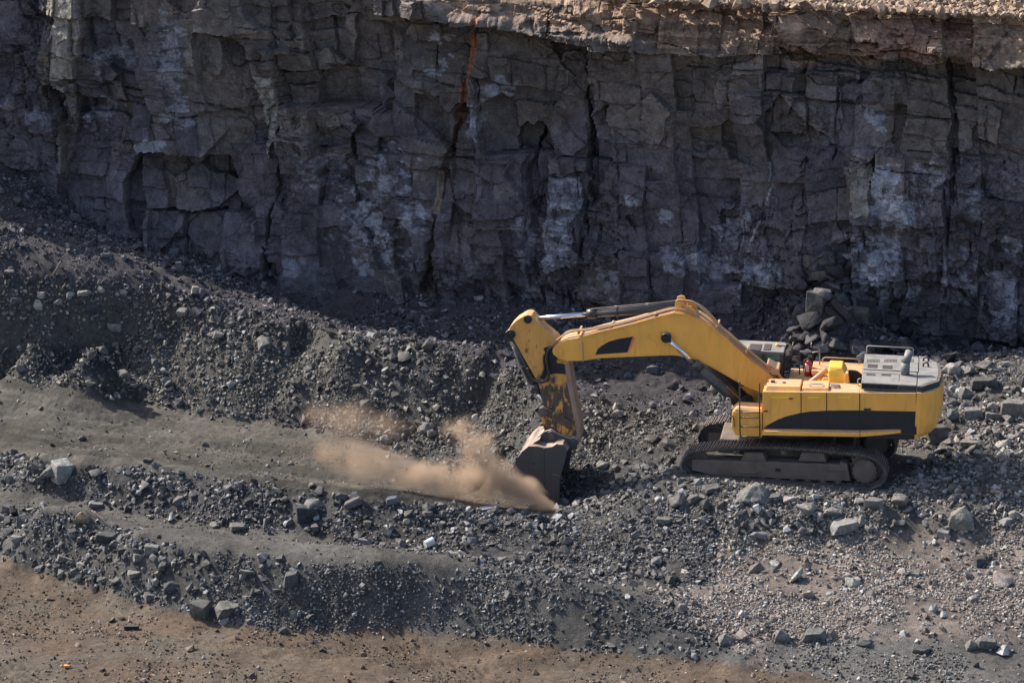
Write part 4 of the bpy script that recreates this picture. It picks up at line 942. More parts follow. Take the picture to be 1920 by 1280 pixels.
# hood plates over the near side housing
zt = Lc(1431, 734, -1.72)[1]
hp = [(1435, 1501.5), (1502.5, 1554)]
for a, b_ in hp:
    x0 = Lc(a, 727, -1.55)[0]; x1 = Lc(b_, 728, -1.55)[0]
    hpo = MB().hull([(x0 + (.0 if z == 0 else .03), y, zt - .03 + z) for z in (0, .17) for y in ((-1.66, -.72) if z == 0 else (-1.56, -.78))] + [(x1 - (.0 if z == 0 else .01), y, zt + .01 + z) for z in (0, .17) for y in ((-1.66, -.72) if z == 0 else (-1.56, -.78))], .02).build('hood_plate', M_yel, ex)
    xm = (x0 + x1) / 2
    if a < 1500:
        MB().box((x0 + .14, -1.22, zt + .15), (x0 + .26, -1.1, zt + .22), .01).build('filler_cap', M_dark, hpo); MB().cyl((xm, -1.2, zt + .14), (xm, -1.2, zt + .2), .05).build('filler_cap', M_dark, hpo)
    else:
        MB().tube([(xm - .22, -1.3, zt + .2), (xm - .2, -1.4, zt + .23), (xm, -1.46, zt + .25), (xm + .2, -1.4, zt + .23), (xm + .22, -1.3, zt + .2)], .018).build('plate_handle', M_rail, hpo)
for q in (1566, 1590):   # top flanges between joints
    pass
# coiled pipes by the plate end
pb = V3(1565, 729, -1.3)
m = MB()
for k in range(3): m.tube([pb + Vector((-.18, .1 * k, -.1)), pb + Vector((-.15, .1 * k, .06)), pb + Vector((0, .1 * k, .08)), pb + Vector((.14, .1 * k, .06)), pb + Vector((.17, .1 * k, -.1))], .02)
m.tube([pb + Vector((-.16, 0, .0)), pb + Vector((.16, .1, .02))], .035, sub=1); m.build('coolant_pipe', M_rail, ex)
# ---- sill walkway
z0 = Lc(1429, 806, -1.75)[1]
pA = LP([(1429, 807), (1612, 810.5), (1612, 818.5), (1429, 815.5)], -1.95)
m = MB().prism(pA, -1.98, -1.5, .02)
m.build('walkway', M_yel, ex)
MB().prism(LP([(1612.5, 810.5), (1688, 808.5), (1690, 811), (1650, 816), (1612.5, 818.5)], -1.95), -1.96, -1.5, .015).build('walkway', M_yel, ex)
MB().prism(LP([(1612, 808), (1718, 812), (1716, 822), (1690, 824), (1660, 818), (1612, 818)], -1.6), -1.62, -.5, .02).build('belly_pan', M_black, ex)
# ---- front platform, ladder and mirror
m = MB().prism(LP([(1373, 771), (1429, 771), (1429, 820), (1379, 816), (1371, 801)], -1.72), -1.72, -.95, .03); fp = m.build('step_box', M_yel, ex)
a = Lc(1374, 770, -1.72); b2 = Lc(1428, 770, -1.72)
MB().hull([(a[0] + .02, -1.70, a[1] + .01), (b2[0], -1.70, a[1] + .01), (a[0] + .12, -1.62, a[1] + .1), (b2[0], -1.62, a[1] + .1), (a[0] + .02, -1.0, a[1] + .01), (b2[0], -1.0, a[1] + .01), (a[0] + .12, -1.05, a[1] + .1), (b2[0], -1.05, a[1] + .1)], .02).build('platform_plate', M_yel, fp)
m = MB()
for q, t_ in ((1387, 716), (1424, 719)):
    T = V3(q, t_, -1.93); Bm = V3(q + .8, 818, -1.93); mid = V3(q, 772, -1.93)
    m.tube([T + Vector((0, .14, -.05)), T, mid, Bm], .021, sub=1); m.tube([mid, mid + Vector((0, .25, 0))], .018, sub=1)
    lo = V3(q + .5, 800, -1.93); m.tube([lo, lo + Vector((0, .25, 0))], .018, sub=1)
for y_ in (772.5, 782.5, 800, 818):
    m.tube([V3(1387.3, y_, -1.93), V3(1424.5, y_ + .3, -1.93)], .02, sub=1)
m.build('ladder', M_dark, ex)
m = MB(); mp0 = V3(1364, 776, -1.8); mp1 = V3(1364, 748, -1.8)
m.tube([V3(1376, 781, -1.75), V3(1366, 781, -1.8), V3(1363, 777, -1.8), V3(1362, 749, -1.8), V3(1366, 746.5, -1.8), V3(1369, 750, -1.8), V3(1370.5, 776, -1.8), V3(1374, 780, -1.75)], .017, sub=3); mf = m.build('mirror', M_rail, ex)
MB().prism(LP([(1363.5, 752), (1367.5, 751), (1369, 774), (1364.5, 775)], -1.8), -1.81, -1.77, .01).build('mirror_glass', M_chrome, mf)
MB().tube([V3(1374, 779, -1.76), V3(1376, 786, -1.76), V3(1377, 800, -1.76)], .014).build('grab_handle', M_dark, fp)
# ---- counterweight: full width, rounded plan, tapered foot
x0 = Lc(1718.6, 737, -1.72)[0]; zT = Lc(1718, 737, -1.72)[1]; zB = Lc(1718, 823, -1.72)[1]
plan = [(x0, -1.73), (x0 + .14, -1.74), (x0 + .34, -1.64), (x0 + .56, -1.38), (x0 + .72, -.95), (x0 + .8, -.4), (x0 + .82, 0), (x0 + .8, .4), (x0 + .72, .95), (x0 + .56, 1.38), (x0 + .3, 1.66), (x0, 1.73)]
m = MB(); rings = []
for zz, ins in ((zT + .02, .03), (zT - .01, .005), (zT - .05, 0), (zT - .6, .0), (zB + .42, .02), (zB + .16, .10), (zB + .02, .22), (zB, .26)):
    rings.append([m.bm.verts.new((x if i in (0, len(plan) - 1) else x - ins * (1 if x > x0 + .3 else .35), y * (1 - ins * .12), zz)) for i, (x, y) in enumerate(plan)])
n = len(plan)
for r0, r1 in zip(rings[:-1], rings[1:]):
    for i in range(n):
        f = m.bm.faces.new((r0[i], r0[(i + 1) % n], r1[(i + 1) % n], r1[i])); f.smooth = False
m.bm.faces.new(rings[0]); m.bm.faces.new(rings[-1][::-1])
bmesh.ops.bevel(m.bm, geom=[e for e in m.bm.edges if e.calc_face_angle(0) > .25], offset=.02, segments=1, affect='EDGES', clamp_overlap=True)
cw_ = m.build('counterweight', M_yel, ex)
# grey top of the rear, with the chamfered corner
xr = x0
hz1 = Lc(1718, 720, -1.5)[1]; hz0 = zT + .02
xa = Lc(1615, 718, -1.5)[0]
dark_z = hz0
rp_ = [(xr + .012, -1.66), (xr + .16, -1.66), (xr + .66, -1.0), (xr + .72, -.4), (xr + .72, .4), (xr + .66, 1.0), (xr + .16, 1.66), (xr + .012, 1.66)]
m = MB().hull([(x, y, z) for x, y in rp_ for z in (hz0 - .005, hz1 - .02)], .012); rcb = m.build('rear_band', M_hoodside, ex)
m = MB().hull([(x - (.0 if x < xr + .1 else .06), y * .975, hz1 - .022) for x, y in rp_] + [(x - (.0 if x < xr + .1 else .1), y * .96, hz1) for x, y in rp_], .015)
rc = m.build('rear_cover', M_hood, ex)
for yy in (.45, 1.05):
    c = Vector((xr + .24, yy, hz1 - .02)); m = MB(); m.tube([c + Vector((-.08, 0, 0)), c + Vector((-.07, 0, .11)), c + Vector((0, 0, .16)), c + Vector((.07, 0, .11)), c + Vector((.08, 0, 0))], .03); m.box((c.x - .15, c.y - .07, c.z - .02), (c.x + .15, c.y + .07, c.z + .012)); m.build('lifting_eye', M_dark, rc)
# engine hood
m = MB(); m.hull([(x, y, z) for x in (xa, xr - .01) for (y, z) in ((-1.60, hz0 - .02), (-1.60, hz1 - .02), (-1.575, hz1), (1.55, hz1), (1.58, hz1 - .02), (1.58, hz0 - .02))], .015)
hood = m.build('engine_hood', M_hood, ex)
MB().prism([(xa + .03, hz0 + .02), (xa + 1.1, hz0 + .02), (xa + 1.1, hz1 - .03), (xa + .03, hz1 - .03)], -1.606, -1.57, .006).build('side_grille', M_vent, hood)
for k in range(1, 5):
    xk = xa + .03 + k * .214; MB().prism([(xk - .012, hz0 + .02), (xk + .012, hz0 + .02), (xk + .012, hz1 - .06), (xk - .012, hz1 - .06)], -1.612, -1.6).build('grille_bar', M_hoodside, hood)
MB().prism([(xa + 1.12, hz0 + .02), (xr - .02, hz0 + .02), (xr - .02, hz1 - .03), (xa + 1.12, hz1 - .03)], -1.61, -1.57, .008).build('hood_side_panel', M_hoodside, hood)
def on_hood(x, y, w, d, name, mat, h=.012, par=hood):
    return MB().box((x, y, hz1 - .006), (x + w, y + d, hz1 + h), .004 if h > .02 else 0).build(name, mat, par)
# lids and vents lying on the hood
def hx(px, py):
    """point on the hood top"""
    r = ray(px, py); t = (hz1 - CAM[2]) / r[2]; x = CAM[0] + r[0] * t - MO[0]; y = CAM[1] + r[1] * t - MO[1]
    return x * math.cos(A_U) - y * math.sin(A_U), x * math.sin(A_U) + y * math.cos(A_U)
def hood_rect(a, b_, c, d, name, mat, h=.012):
    (x0_, y1_), (x1_, y0_) = hx(a, b_), hx(c, d); x0_, x1_ = min(x0_, x1_), max(x0_, x1_); return on_hood(x0_, min(y0_, y1_), x1_ - x0_, abs(y1_ - y0_), name, mat, h)
lid = hood_rect(1622, 667, 1721, 698, 'hood_lid', M_hood, .03)
for q in (1627, 1659, 1691):
    for k in range(9):
        c = hx(q + k * 2.7, 675); e = hx(q + k * 2.7, 681); MB().box((c[0] - .013, e[1], hz1 + .02), (c[0] + .013, c[1], hz1 + .034)).build('vent_slot', M_vent, hood)
for (a, b_, c, d) in ((1627, 684, 1645, 692), (1655, 686, 1673, 694)): hood_rect(a, b_, c, d, 'vent_opening', M_vent, .036)
for (a, b_, c, d) in ((1625, 700.5, 1641, 704), (1653, 701.5, 1670, 705)): hood_rect(a, b_, c, d, 'vent_opening', M_vent, .01)
cs = hx(1617, 697); ce = hx(1688, 701)
MB().box((xa + .02, cs[1] - .1, hz1 + .0), (ce[0], cs[1] - .07, hz1 + .008)).build('lid_gap', M_vent, hood)
for q in (1685.5,):
    c = hx(q, 712); MB().box((c[0] - .008, -1.35, hz1 - .004), (c[0] + .008, -.55, hz1 + .006)).build('hood_seam', M_vent, hood)
ra = hx(1625, 664); rb = hx(1712, 666); rz = hz1 + .28
MB().tube([(ra[0], ra[1], hz1), (ra[0], ra[1], rz - .03), (ra[0] + .04, ra[1], rz), (rb[0] - .04, ra[1], rz), (rb[0], ra[1], rz - .03), (rb[0], ra[1], hz1)], .018, sub=1).build('handrail', M_rail, hood)
ra = Lc(1613, 722, -1.4); 
MB().tube([V3(1614, 723, -1.4), V3(1609, 722, -1.4), V3(1609, 711, -1.4), V3(1615, 709.5, -1.4)], .02, sub=2).build('grab_handle', M_rail, hood)
MB().tube([V3(1614, 735, -1.63), V3(1614, 733, -1.63), V3(1683, 735.5, -1.63), V3(1685, 738, -1.63)], .013, sub=1).build('grab_handle', M_rail, hood)
# exhaust
c = hx(1697, 702); p0 = Vector((c[0], c[1], hz1)); p1 = p0 + Vector((0, 0, .38)); p2 = p1 + Vector((.10, .22, .30))
m = MB(); m.cyl(p0 + Vector((0, 0, -.02)), p1, .135, n=20); m.cyl(p1 + Vector((0, 0, -.03)), p2, .125, n=20); m.cyl(p2, p2 + (p2 - p1).normalized() * .02, .10); m.build('exhaust_pipe', M_hood, hood)
# ---- middle: hydraulic cover, far side deck, extinguisher deck
cb = V3(1560, 722, -.55)
cz = Lc(1560, 686, -.4)[1]
xl = Lc(1553, 700, -.4)[0]; xq = Lc(1585, 700, -.4)[0]
m = MB().hull([(xl + .05, -.72, zt - .1), (xq + .12, -.72, zt - .1), (xl + .05, .32, zt - .1), (xq + .12, .32, zt - .1), (xl, -.6, cz - .12), (xl + .02, -.5, cz), (xl + .02, .25, cz), (xl, .3, cz - .1), (xq - .1, -.5, cz), (xq - .1, .25, cz), (xq + .02, -.62, cz - .22), (xq + .02, .3, cz - .2)], .03)
m.build('hydraulic_cover', M_yelclean, ex)
m = MB().box((xq - .02, -.70, zt - .2), (xa - .1, -.35, zt - .02), .02); m.box((xq + .02, -.4, zt - .25), (xa - .02, .3, zt - .15)); m.prism(LP([(1585, 700), (1590, 700), (1594, 730), (1580, 730)], -.7), -.72, -.4, .01); m.build('pipe_tray', M_yel, ex)
m = MB(); c = V3(1598, 708, .1)
for rr in (.36,): m.cyl(c + Vector((0, -.04, -.1)), c + Vector((0, .04, -.1)), rr, n=28)
m.build('fan_guard', M_dark, ex)
# valves and hoses in front of the cover
m = MB(); g0 = V3(1546, 712, -.5)
for k, (a, b_, c_, d) in enumerate(((1530, 716, 1548, 702), (1533, 722, 1552, 706), (1538, 726, 1553, 712), (1528, 724, 1540, 712))):
    m.tube([V3(a, b_, -.5 + .1 * k), V3((a + c_) / 2, d - 2, -.45 + .1 * k), V3(c_, d, -.4 + .1 * k)], .045)
m.box(g0 + Vector((-.05, -.1, -.2)), g0 + Vector((.2, .35, .1)), .02); m.build('hydraulic_valve', M_yel, ex)
pa = V3(1510, 724, -.6); pb_ = V3(1551, 692, -.35)
MB().tube([pa, pa.lerp(pb_, .5), pb_], .085, n=10, sub=1).build('hydraulic_pipe', M_hose, ex)
# far side deck
yz = Lc(1560, 690, 1.0)[1]; fx0 = Lc(1523, 690, 1.0)[0]; fx1 = Lc(1619, 690, 1.0)[0]
m = MB().box((fx0, .55, yz - .12), (min(fx1, xa - .02), 1.7, yz), .02); fd = m.build('far_deck', M_yel, ex)
MB().box((fx0 + .05, .6, yz - .55), (xa - .05, 1.65, yz - .13), .02).build('deck_box', M_vent, fd)
r0 = V3(1543, 673, 1.6); r1 = V3(1611, 674, 1.6)
MB().tube([(r0.x, 1.6, yz - .02), (r0.x, 1.6, r0.z + .02), (r0.x + .08, 1.6, r0.z + .06), (r1.x - .08, 1.6, r0.z + .06), (r1.x, 1.6, r0.z + .02), (r1.x, 1.6, yz - .02)], .02, sub=1).build('handrail', M_hose, fd)
# low deck between cab and hood
lz = Lc(1500, 704, .9)[1]
lx0 = Lc(1480, 704, .9)[0]
m = MB().box((lx0, .5, lz - .5), (fx0 - .01, 1.7, lz), .02); ld_ = m.build('low_deck', M_yel, ex)
MB().box((-.75, -.72, 1.42), (fx1, .5, 1.9), .02).build('inner_deck', M_dark, ex)
MB().box((lx0, .2, lz - .35), (fx0 + .2, .48, lz - .04), .03).build('deck_step', M_yel, ex)
# handrails behind the cab
m = MB(); q0 = V3(1486, 690, .9); 
m.tube([V3(1484, 690, .8), V3(1484, 655, .8), V3(1488, 641, .8)], .022, sub=1); m.tube([V3(1483, 655, .8), V3(1495, 655, .8), V3(1499, 660, .8), V3(1499, 702, .8)], .02, sub=1)
m.tube([V3(1484, 668, .8), V3(1499, 669, .8)], .018, sub=1); m.tube([V3(1483, 684, .8), V3(1500, 682, .8)], .03, sub=1); m.build('handrail', M_dark, ex)
m = MB(); m.tube([V3(1522, 642, 1.2), V3(1520, 650, 1.2), V3(1536, 652, 1.2)], .018, sub=1); m.tube([V3(1523, 661, 1.2), V3(1533, 659, 1.2), V3(1536.5, 663, 1.2), V3(1537, 684, 1.2)], .02, sub=2); m.tube([V3(1536, 652, 1.2), V3(1537, 664, 1.2)], .014, sub=1); m.build('handrail', M_rail, ex)
# ---- cab on the far side
cy0, cy1 = .52, 1.68
rfz = Lc(1470, 660, cy0)[1]
cxr = Lc(1470, 661, cy0)[0]; cxl = Lc(1376, 661, cy0)[0]
m = MB(); fw = .09
m.box((cxl, cy0, rfz - .1), (cxr, cy1, rfz), .03); cab = m.build('cab', M_hood, ex)
m = MB()
zb = 1.45
for (xx, yy) in ((cxr - .12, cy0 + .02), (cxr - .12, cy1 - .12), (cxl + .9, cy0 + .02), (cxl + .9, cy1 - .12)):
    m.box((xx, yy, zb), (xx + .1, yy + .1, rfz - .09), .01)
for yy in (cy0 + .02, cy1 - .1): m.prism([(cxl + .05, rfz - .09), (cxl + .15, rfz - .09), (cxl - .1, zb + .6), (cxl - .2, zb + .6)], yy, yy + .08, .01)
m.box((cxr - .25, cy0 + .1, zb), (cxr - .1, cy1 - .1, rfz - .5), .02)
m.build('cab_frame', M_dark, cab)
m = MB().prism([(cxl - .19, zb + .55), (cxl - .19, zb), (cxr, zb), (cxr, zb + .55)], cy0 + .02, cy1 - .02, .03); m.build('cab_door', M_yel, cab)
MB().prism([(cxl + .08, rfz - .1), (cxl + .88, rfz - .1), (cxl + .88, zb + .56), (cxl - .15, zb + .56)], cy0 + .05, cy0 + .07).build('side_window', M_glass, cab)
MB().box((cxl + 1.0, cy0 + .05, zb + .56), (cxr - .13, cy0 + .07, rfz - .1)).build('side_window', M_glass, cab)
MB().hull([(cxl + .07, cy0 + .1, rfz - .1), (cxl + .07, cy1 - .1, rfz - .1), (cxl - .17, cy0 + .1, zb + .56), (cxl - .17, cy1 - .1, zb + .56), (cxl + .09, cy0 + .1, rfz - .1), (cxl - .15, cy1 - .1, zb + .56)]).build('windscreen', M_glass, cab)
def rp(px, py):
    r = ray(px, py); t = (rfz - CAM[2]) / r[2]; x = CAM[0] + r[0] * t - MO[0]; y = CAM[1] + r[1] * t - MO[1]
    return x * math.cos(A_U) - y * math.sin(A_U), x * math.sin(A_U) + y * math.cos(A_U)
for a, c_ in ((1404, 1429), (1431, 1447)):
    p = rp(a, 656.5); q = rp(c_, 646); MB().box((p[0], p[1], rfz - .01), (q[0], min(q[1], cy1 - .08), rfz + .02), .005).build('roof_hatch', M_vent, cab)
p = rp(1457, 649); MB().cyl((p[0], p[1], rfz), (p[0], p[1], rfz + .09), .07, .05).build('beacon', M_yelclean, cab)
p = rp(1466, 648); MB().box((p[0] - .14, p[1] - .08, rfz - .01), (p[0] + .14, p[1] + .1, rfz + .05), .015).build('roof_box', M_rail, cab)
# ---- boom
BY = .42
boomP = [(1456, 714), (1436, 698), (1401, 671), (1367, 640), (1332, 612), (1308, 597), (1284, 588.5), (1264, 586.5), (1229, 595), (1181, 608.5), (1126, 621.5), (1083, 633), (1062, 637), (1047, 643), (1039, 652), (1038, 664), (1046, 673), (1064, 677.5), (1092, 677), (1126, 672), (1212, 668), (1264, 666.5), (1298, 672.5), (1332, 688), (1367, 708), (1401, 727), (1429, 738), (1450, 752), (1478, 752), (1482, 735)]
m = MB().prism(LP(boomP, -BY), -BY, BY, .035, 2); boom = m.build('boom', M_yel, ex)
m = MB()
fl = [(1460, 714), (1436, 694.5), (1401, 667.5), (1367, 636.5), (1333, 608.5), (1309, 593.5), (1284, 585), (1264, 583), (1229, 591.5), (1181, 605), (1126, 618), (1085, 629.5)]
for (a, b_) in zip(fl[:-1], fl[1:]):
    pa, pb_ = Lc(*a, -BY), Lc(*b_, -BY); m.hull([(x, y, z) for (x, z0_) in (pa, pb_) for y in (-BY - .03, BY + .03) for z in (z0_ - .09, z0_ - .05)])
m.build('top_flange', M_yel, boom)
dec = [(1116, 664.5), (1121, 654), (1128, 648), (1142, 640), (1160, 635), (1187, 630.5), (1176, 660.5)]
MB().prism(LP(dec, -BY), -BY - .008, -BY + .02).build('black_panel', M_black, boom)
MB().prism(LP([(1188, 630.5), (1191, 633), (1184, 650), (1178, 661), (1176.5, 660.5)], -BY), -BY - .007, -BY + .02).build('red_stripe', M_pink, boom)
MB().prism(LP([(1091, 639), (1093.5, 639), (1095, 677), (1092.5, 677)], -BY), -BY - .012, -BY + .02, .004).build('weld_seam', M_hose, boom)
m = MB(); m.prism(LP([(1207, 629), (1213, 623), (1217, 626), (1214, 631), (1232, 645), (1230, 650), (1224, 649)], -BY), -BY - .02, -BY + .02, .008); m.build('lifting_lug', M_yel, boom)
pc = Lc(1249, 632.5, -BY - .15)
m = MB(); disc(m, pc, .27, -BY - .02, BY + .02, 32); m.build('pin_boss', M_yel, boom)
m = MB(); disc(m, pc, .155, -BY - .22, BY + .22, 28); m.build('boom_pin', M_black, boom)
m = MB(); disc(m, pc, .06, -BY - .24, BY + .24, 20); m.build('pin_cap', M_frame, boom)
c = Lc(1046, 658, -BY); m = MB(); disc(m, c, .17, -BY - .03, BY + .03, 24); m.build('pin_boss', M_yel, boom)
# cylinder bracket on the boom's crown
bk_ = LP([(1264, 590), (1267, 563), (1275, 560), (1281, 562), (1284, 571), (1296, 574), (1304, 582), (1310, 596), (1296, 600)], -.22)
m = MB(); m.prism(bk_, -.26, -.19, .01); m.prism(bk_, .19, .26, .01); m.box((bk_[0][0], -.2, bk_[0][1] - .1), (bk_[-1][0], .2, bk_[0][1] + .12)); m.build('cylinder_bracket', M_yel, boom)
for (q, w) in (((1279, 575), .05), ((1299, 585), .03)):
    c = Lc(*q, -.26); m = MB(); disc(m, c, w, -.29, .29, 14); m.build('bracket_pin', M_hose, boom)
# hoses over the boom
def hose(pts, yy, r, name='hydraulic_pipe', mat=None, par=None):
    return MB().tube([V3(a, b_, yy) for a, b_ in pts], r, sub=5).build(name, mat or M_hose, par or boom)
for k, (yy, dy) in enumerate(((-.30, 0), (-.18, -1.5), (-.06, -1), (.08, -2), (.2, -1), (.32, 0))):
    hose([(1462, 705), (1440, 687 + dy), (1402, 656 + dy), (1368, 628 + dy), (1345, 608 + dy - k), (1322, 584 + dy - k), (1300, 567 + dy), (1284, 563), (1270, 562)] if k % 2 == 0 else [(1462, 706), (1440, 689 + dy), (1402, 659 + dy), (1366, 630 + dy), (1342, 612 + dy), (1315, 592 + dy), (1296, 577 + dy), (1288, 569)], yy, .028)
for yy, dd in ((-.36, 0), (-.24, -2.5), (.1, -2)):
    hose([(1310, 591 + dd), (1284, 581 + dd), (1262, 579.5 + dd), (1228, 588 + dd), (1180, 602 + dd), (1140, 612 + dd), (1100, 619 + dd), (1070, 622 + dd), (1055, 630 + dd), (1041, 640), (1034, 648)], yy, .026)
for q in ((1400, 658), (1345, 611), (1228, 588), (1145, 612.5), (1085, 622.5)):
    c = V3(*q, -.3); MB().box((c.x - .03, -.40, c.z - .06), (c.x + .03, .38, c.z + .025), .008).build('pipe_clamp', M_hose, boom)
c = V3(1455, 694, -.2); m = MB(); m.box((c.x - .14, -.35, c.z - .12), (c.x + .10, .4, c.z + .1), .03)
for k in range(5): m.tube([(c.x - .28, -.28 + .13 * k, c.z + .22), (c.x - .05, -.28 + .13 * k, c.z + .1), (c.x + .08, -.28 + .13 * k, c.z + .03)], .045, n=8)
m.build('hose_manifold', M_hose, boom)
m = MB()
for k in range(3): m.tube([V3(1458, 698, -.2 + .2 * k), V3(1466, 712, -.2 + .2 * k), V3(1480, 722, -.1 + .2 * k)], .05)
m.build('hose_run', M_hose, boom)
# ---- cylinders
def cylinder(name, a, b_, split, rb, rr, par=ex, collar=True, piston='chrome'):
    a = Vector(a); b_ = Vector(b_); c = a.lerp(b_, split); d = (b_ - a).normalized()
    m = MB(); m.cyl(c, b_, rb, n=24)
    if collar: m.cyl(c - d * .02, c + d * .26, rb * 1.18, n=24); m.cyl(c + d * .9, c + d * .96, rb * 1.1, n=24)
    m.cyl(b_ + Vector((0, -rb * 1.1, 0)), b_ + Vector((0, rb * 1.1, 0)), rb * 1.25, n=20)
    o = m.build(name, M_cyl, par)
    MB().cyl(a, c, rr, n=20).build('piston_rod', M_chrome, o)
    m = MB(); m.cyl(a + Vector((0, -rr * 1.6, 0)), a + Vector((0, rr * 1.6, 0)), rr * 2.0, n=20); m.build('rod_eye', M_black, o)
    return o, c, d
sc1, c, d = cylinder('stick_cylinder', V3(996, 597.5, 0), V3(1274, 574, 0), .385, .135, .072)
o = MB().tube([c + Vector((.1, -.05, .17)), c + d * .6 + Vector((0, -.05, .17)), c + d * 2.2 + Vector((0, -.05, .18)), c + d * 2.9 + Vector((0, -.05, .2))], .025).build('feed_pipe', M_dark, sc1)
m = MB()
for s_ in (.9, 1.9): q = c + d * s_ + Vector((0, -.05, .17)); MB().box(q - Vector((.05, .04, .05)), q + Vector((.05, .04, .03)), .01).build('pipe_clamp', M_rail, sc1)
for yy in (-BY - .14, BY + .14):
    a = Vector((pc[0], yy, pc[1])); xb, zb2 = Lc(1396, 768, -BY - .14)
    cylinder('boom_cylinder', a, (xb, yy, zb2), .36, .145, .075)
# ---- stick
SY = .33
st = [(985, 590), (996, 591), (1004, 599), (1020, 616), (1042, 634), (1056, 655), (1066, 677), (1073, 726), (1080, 763), (1087, 794), (1088, 815), (1084, 834), (1070, 836), (1062, 826), (1040, 812), (1024, 800), (1020, 764), (1016, 744), (1010, 722), (996, 696), (978, 664), (958, 628), (953, 620), (957, 611), (968, 600)]
m = MB().prism(LP(st, -SY), -SY, SY, .03, 2)
stick = m.build('stick', M_yelworn, ex)
m = MB(); strip_ = [(1066.5, 677), (1074, 726), (1081, 763), (1088, 794), (1089, 815), (1085.5, 831), (1079, 830), (1081, 812), (1079, 795), (1072, 763), (1065, 726), (1059, 684)]  # dusty brown strip added to stand for the stick's underside face
m.prism(LP(strip_, -SY), -SY - .02, SY + .02, .008); m.build('underside_flange', M_frame2, stick)
stick_frame = LP([(958, 612), (962, 606), (985, 592), (987, 596), (970, 607), (965, 613)], -SY)
m = MB(); m.prism(LP([(972, 622), (978, 612), (990, 611), (1014, 628), (1028, 640), (1026, 643), (1012, 632), (990, 615), (981, 616), (976, 624)], -SY), -SY - .015, -SY + .02, .005); m.build('weld_rib', M_yelworn, stick)
for q, r_, mt in (((1002 - 12, 598), .13, M_black), ((958, 626), .15, M_black), ((1038, 664), .2, M_black), ((1075, 830), .15, M_bucket), ((1066, 797), .1, M_yelworn)):
    c = Lc(*q, -SY); m = MB(); disc(m, c, r_, -SY - .07, SY + .07, 24); disc(m, c, r_ * .5, -SY - .10, SY + .10, 18); m.build('stick_pin', mt, stick)
m = MB(); m.prism(LP([(1019, 652), (1032, 648), (1042, 660), (1044, 680), (1068, 684), (1068, 702), (1044, 700), (1026, 702), (1020, 712), (1012, 708), (1020, 690), (1024, 668)], -SY), -SY - .012, -SY + .02, .004); m.build('grease_stain', M_black, stick)
for yy in (-.12,):
    cylinder('bucket_cylinder', V3(1022, 762, yy), V3(957, 628, yy), .22, .14, .08)
MB().tube([V3(1036, 650, -.42), V3(1027, 658, -.45), V3(1025, 680, -.46), V3(1029, 700, -.46), V3(1024, 713, -.46), V3(1010, 716, -.44), V3(996, 708, -.42), V3(988, 690, -.4)], .045).build('hydraulic_hose', M_rubber, stick)
MB().tube([V3(1032, 655, -.3), V3(1020, 668, -.38), V3(1021, 690, -.4), V3(1016, 705, -.4)], .035).build('hydraulic_hose', M_rubber, stick)
MB().tube([V3(962, 650, -.30), V3(972, 680, -.30), V3(987, 712, -.30), V3(994, 735, -.30)], .03).build('feed_pipe', M_rail, stick)
# ---- linkage
def link(a, b_, w0, w1, y0, y1, name, mat):
    a = Vector((*a,)); b_ = Vector((*b_,)); d = (b_ - a).normalized(); n_ = Vector((-d.y, d.x)); m = MB()
    P_ = []
    for k in range(9): t = math.pi * (.5 + k / 8); P_.append(a + d * math.cos(t) * w0 + n_ * math.sin(t) * w0)
    for k in range(9): t = math.pi * (-.5 + k / 8); P_.append(b_ + d * math.cos(t) * w1 + n_ * math.sin(t) * w1)
    m.prism([(p.x, p.y) for p in P_], y0, y1, .012); return m.build(name, mat, ex)
for s_ in (-1, 1):
    y0, y1 = sorted((s_ * (SY + .04), s_ * (SY + .12)))
    lk = link(Lc(1020, 770, -SY - .1), Lc(1066, 796, -SY - .1), .12, .11, y0, y1, 'guide_link', M_yelworn)
c = Lc(1019, 769, -SY); m = MB(); disc(m, c, .15, -SY - .22, SY + .22, 22); disc(m, c, .07, -SY - .25, SY + .25, 14); m.build('link_pin', M_frame, ex)
c = Lc(1021, 757, -SY); m = MB(); disc(m, c, .13, -.22, .22, 20); m.build('link_pin', M_rail, ex)
link(Lc(1020, 772, 0), Lc(1034, 816, 0), .12, .12, -.2, .2, 'bucket_link', M_yelworn)
# ---- bucket
BWy = 1.05
side = [(1020, 812), (1012, 818), (1002, 829), (992, 839), (981, 848), (972, 860), (966, 872), (966, 884), (972, 898), (981, 909), (992, 921), (1005, 931), (1016, 939), (1028, 947), (1038, 953), (1046, 950), (1049, 930), (1050, 905), (1054, 882), (1061, 856), (1066, 843), (1062, 836), (1052, 836), (1040, 838), (1020, 836)]
sideP = [(992, 839), (981, 848), (972, 860), (966, 872), (966, 884), (972, 898), (981, 909), (992, 921), (1005, 931), (1016, 939), (1028, 947), (1038, 953), (1046, 950), (1049, 930), (1050, 905), (1054, 882), (1061, 856), (1062, 846), (1054, 836), (1044, 835), (1036, 840), (1020, 842), (1006, 839)]
sp3 = LP(sideP, -BWy)
m = MB(); m.prism(sp3, -BWy, -BWy + .05); m.prism(sp3, BWy - .05, BWy)
wr = [sp3[i] for i in range(0, 12)]
wr0 = LP([(1062, 846), (1054, 836), (1044, 835), (1036, 840), (1020, 842), (1006, 839), (992, 839)], -BWy)
def strip(P_, th, y0, y1, m):
    for (a, b_) in zip(P_[:-1], P_[1:]):
        a = Vector(a); b_ = Vector(b_); d = (b_ - a).normalized(); n_ = Vector((-d.y, d.x)) * th
        c0 = Vector(Lc(1025, 890, -BWy)); n_ = n_ if n_.dot(c0 - a) < 0 else -n_
        m.hull([(p.x, y, p.y) for p in (a - d * .01, b_ + d * .01, a + n_ - d * .01, b_ + n_ + d * .01) for y in (y0, y1)])
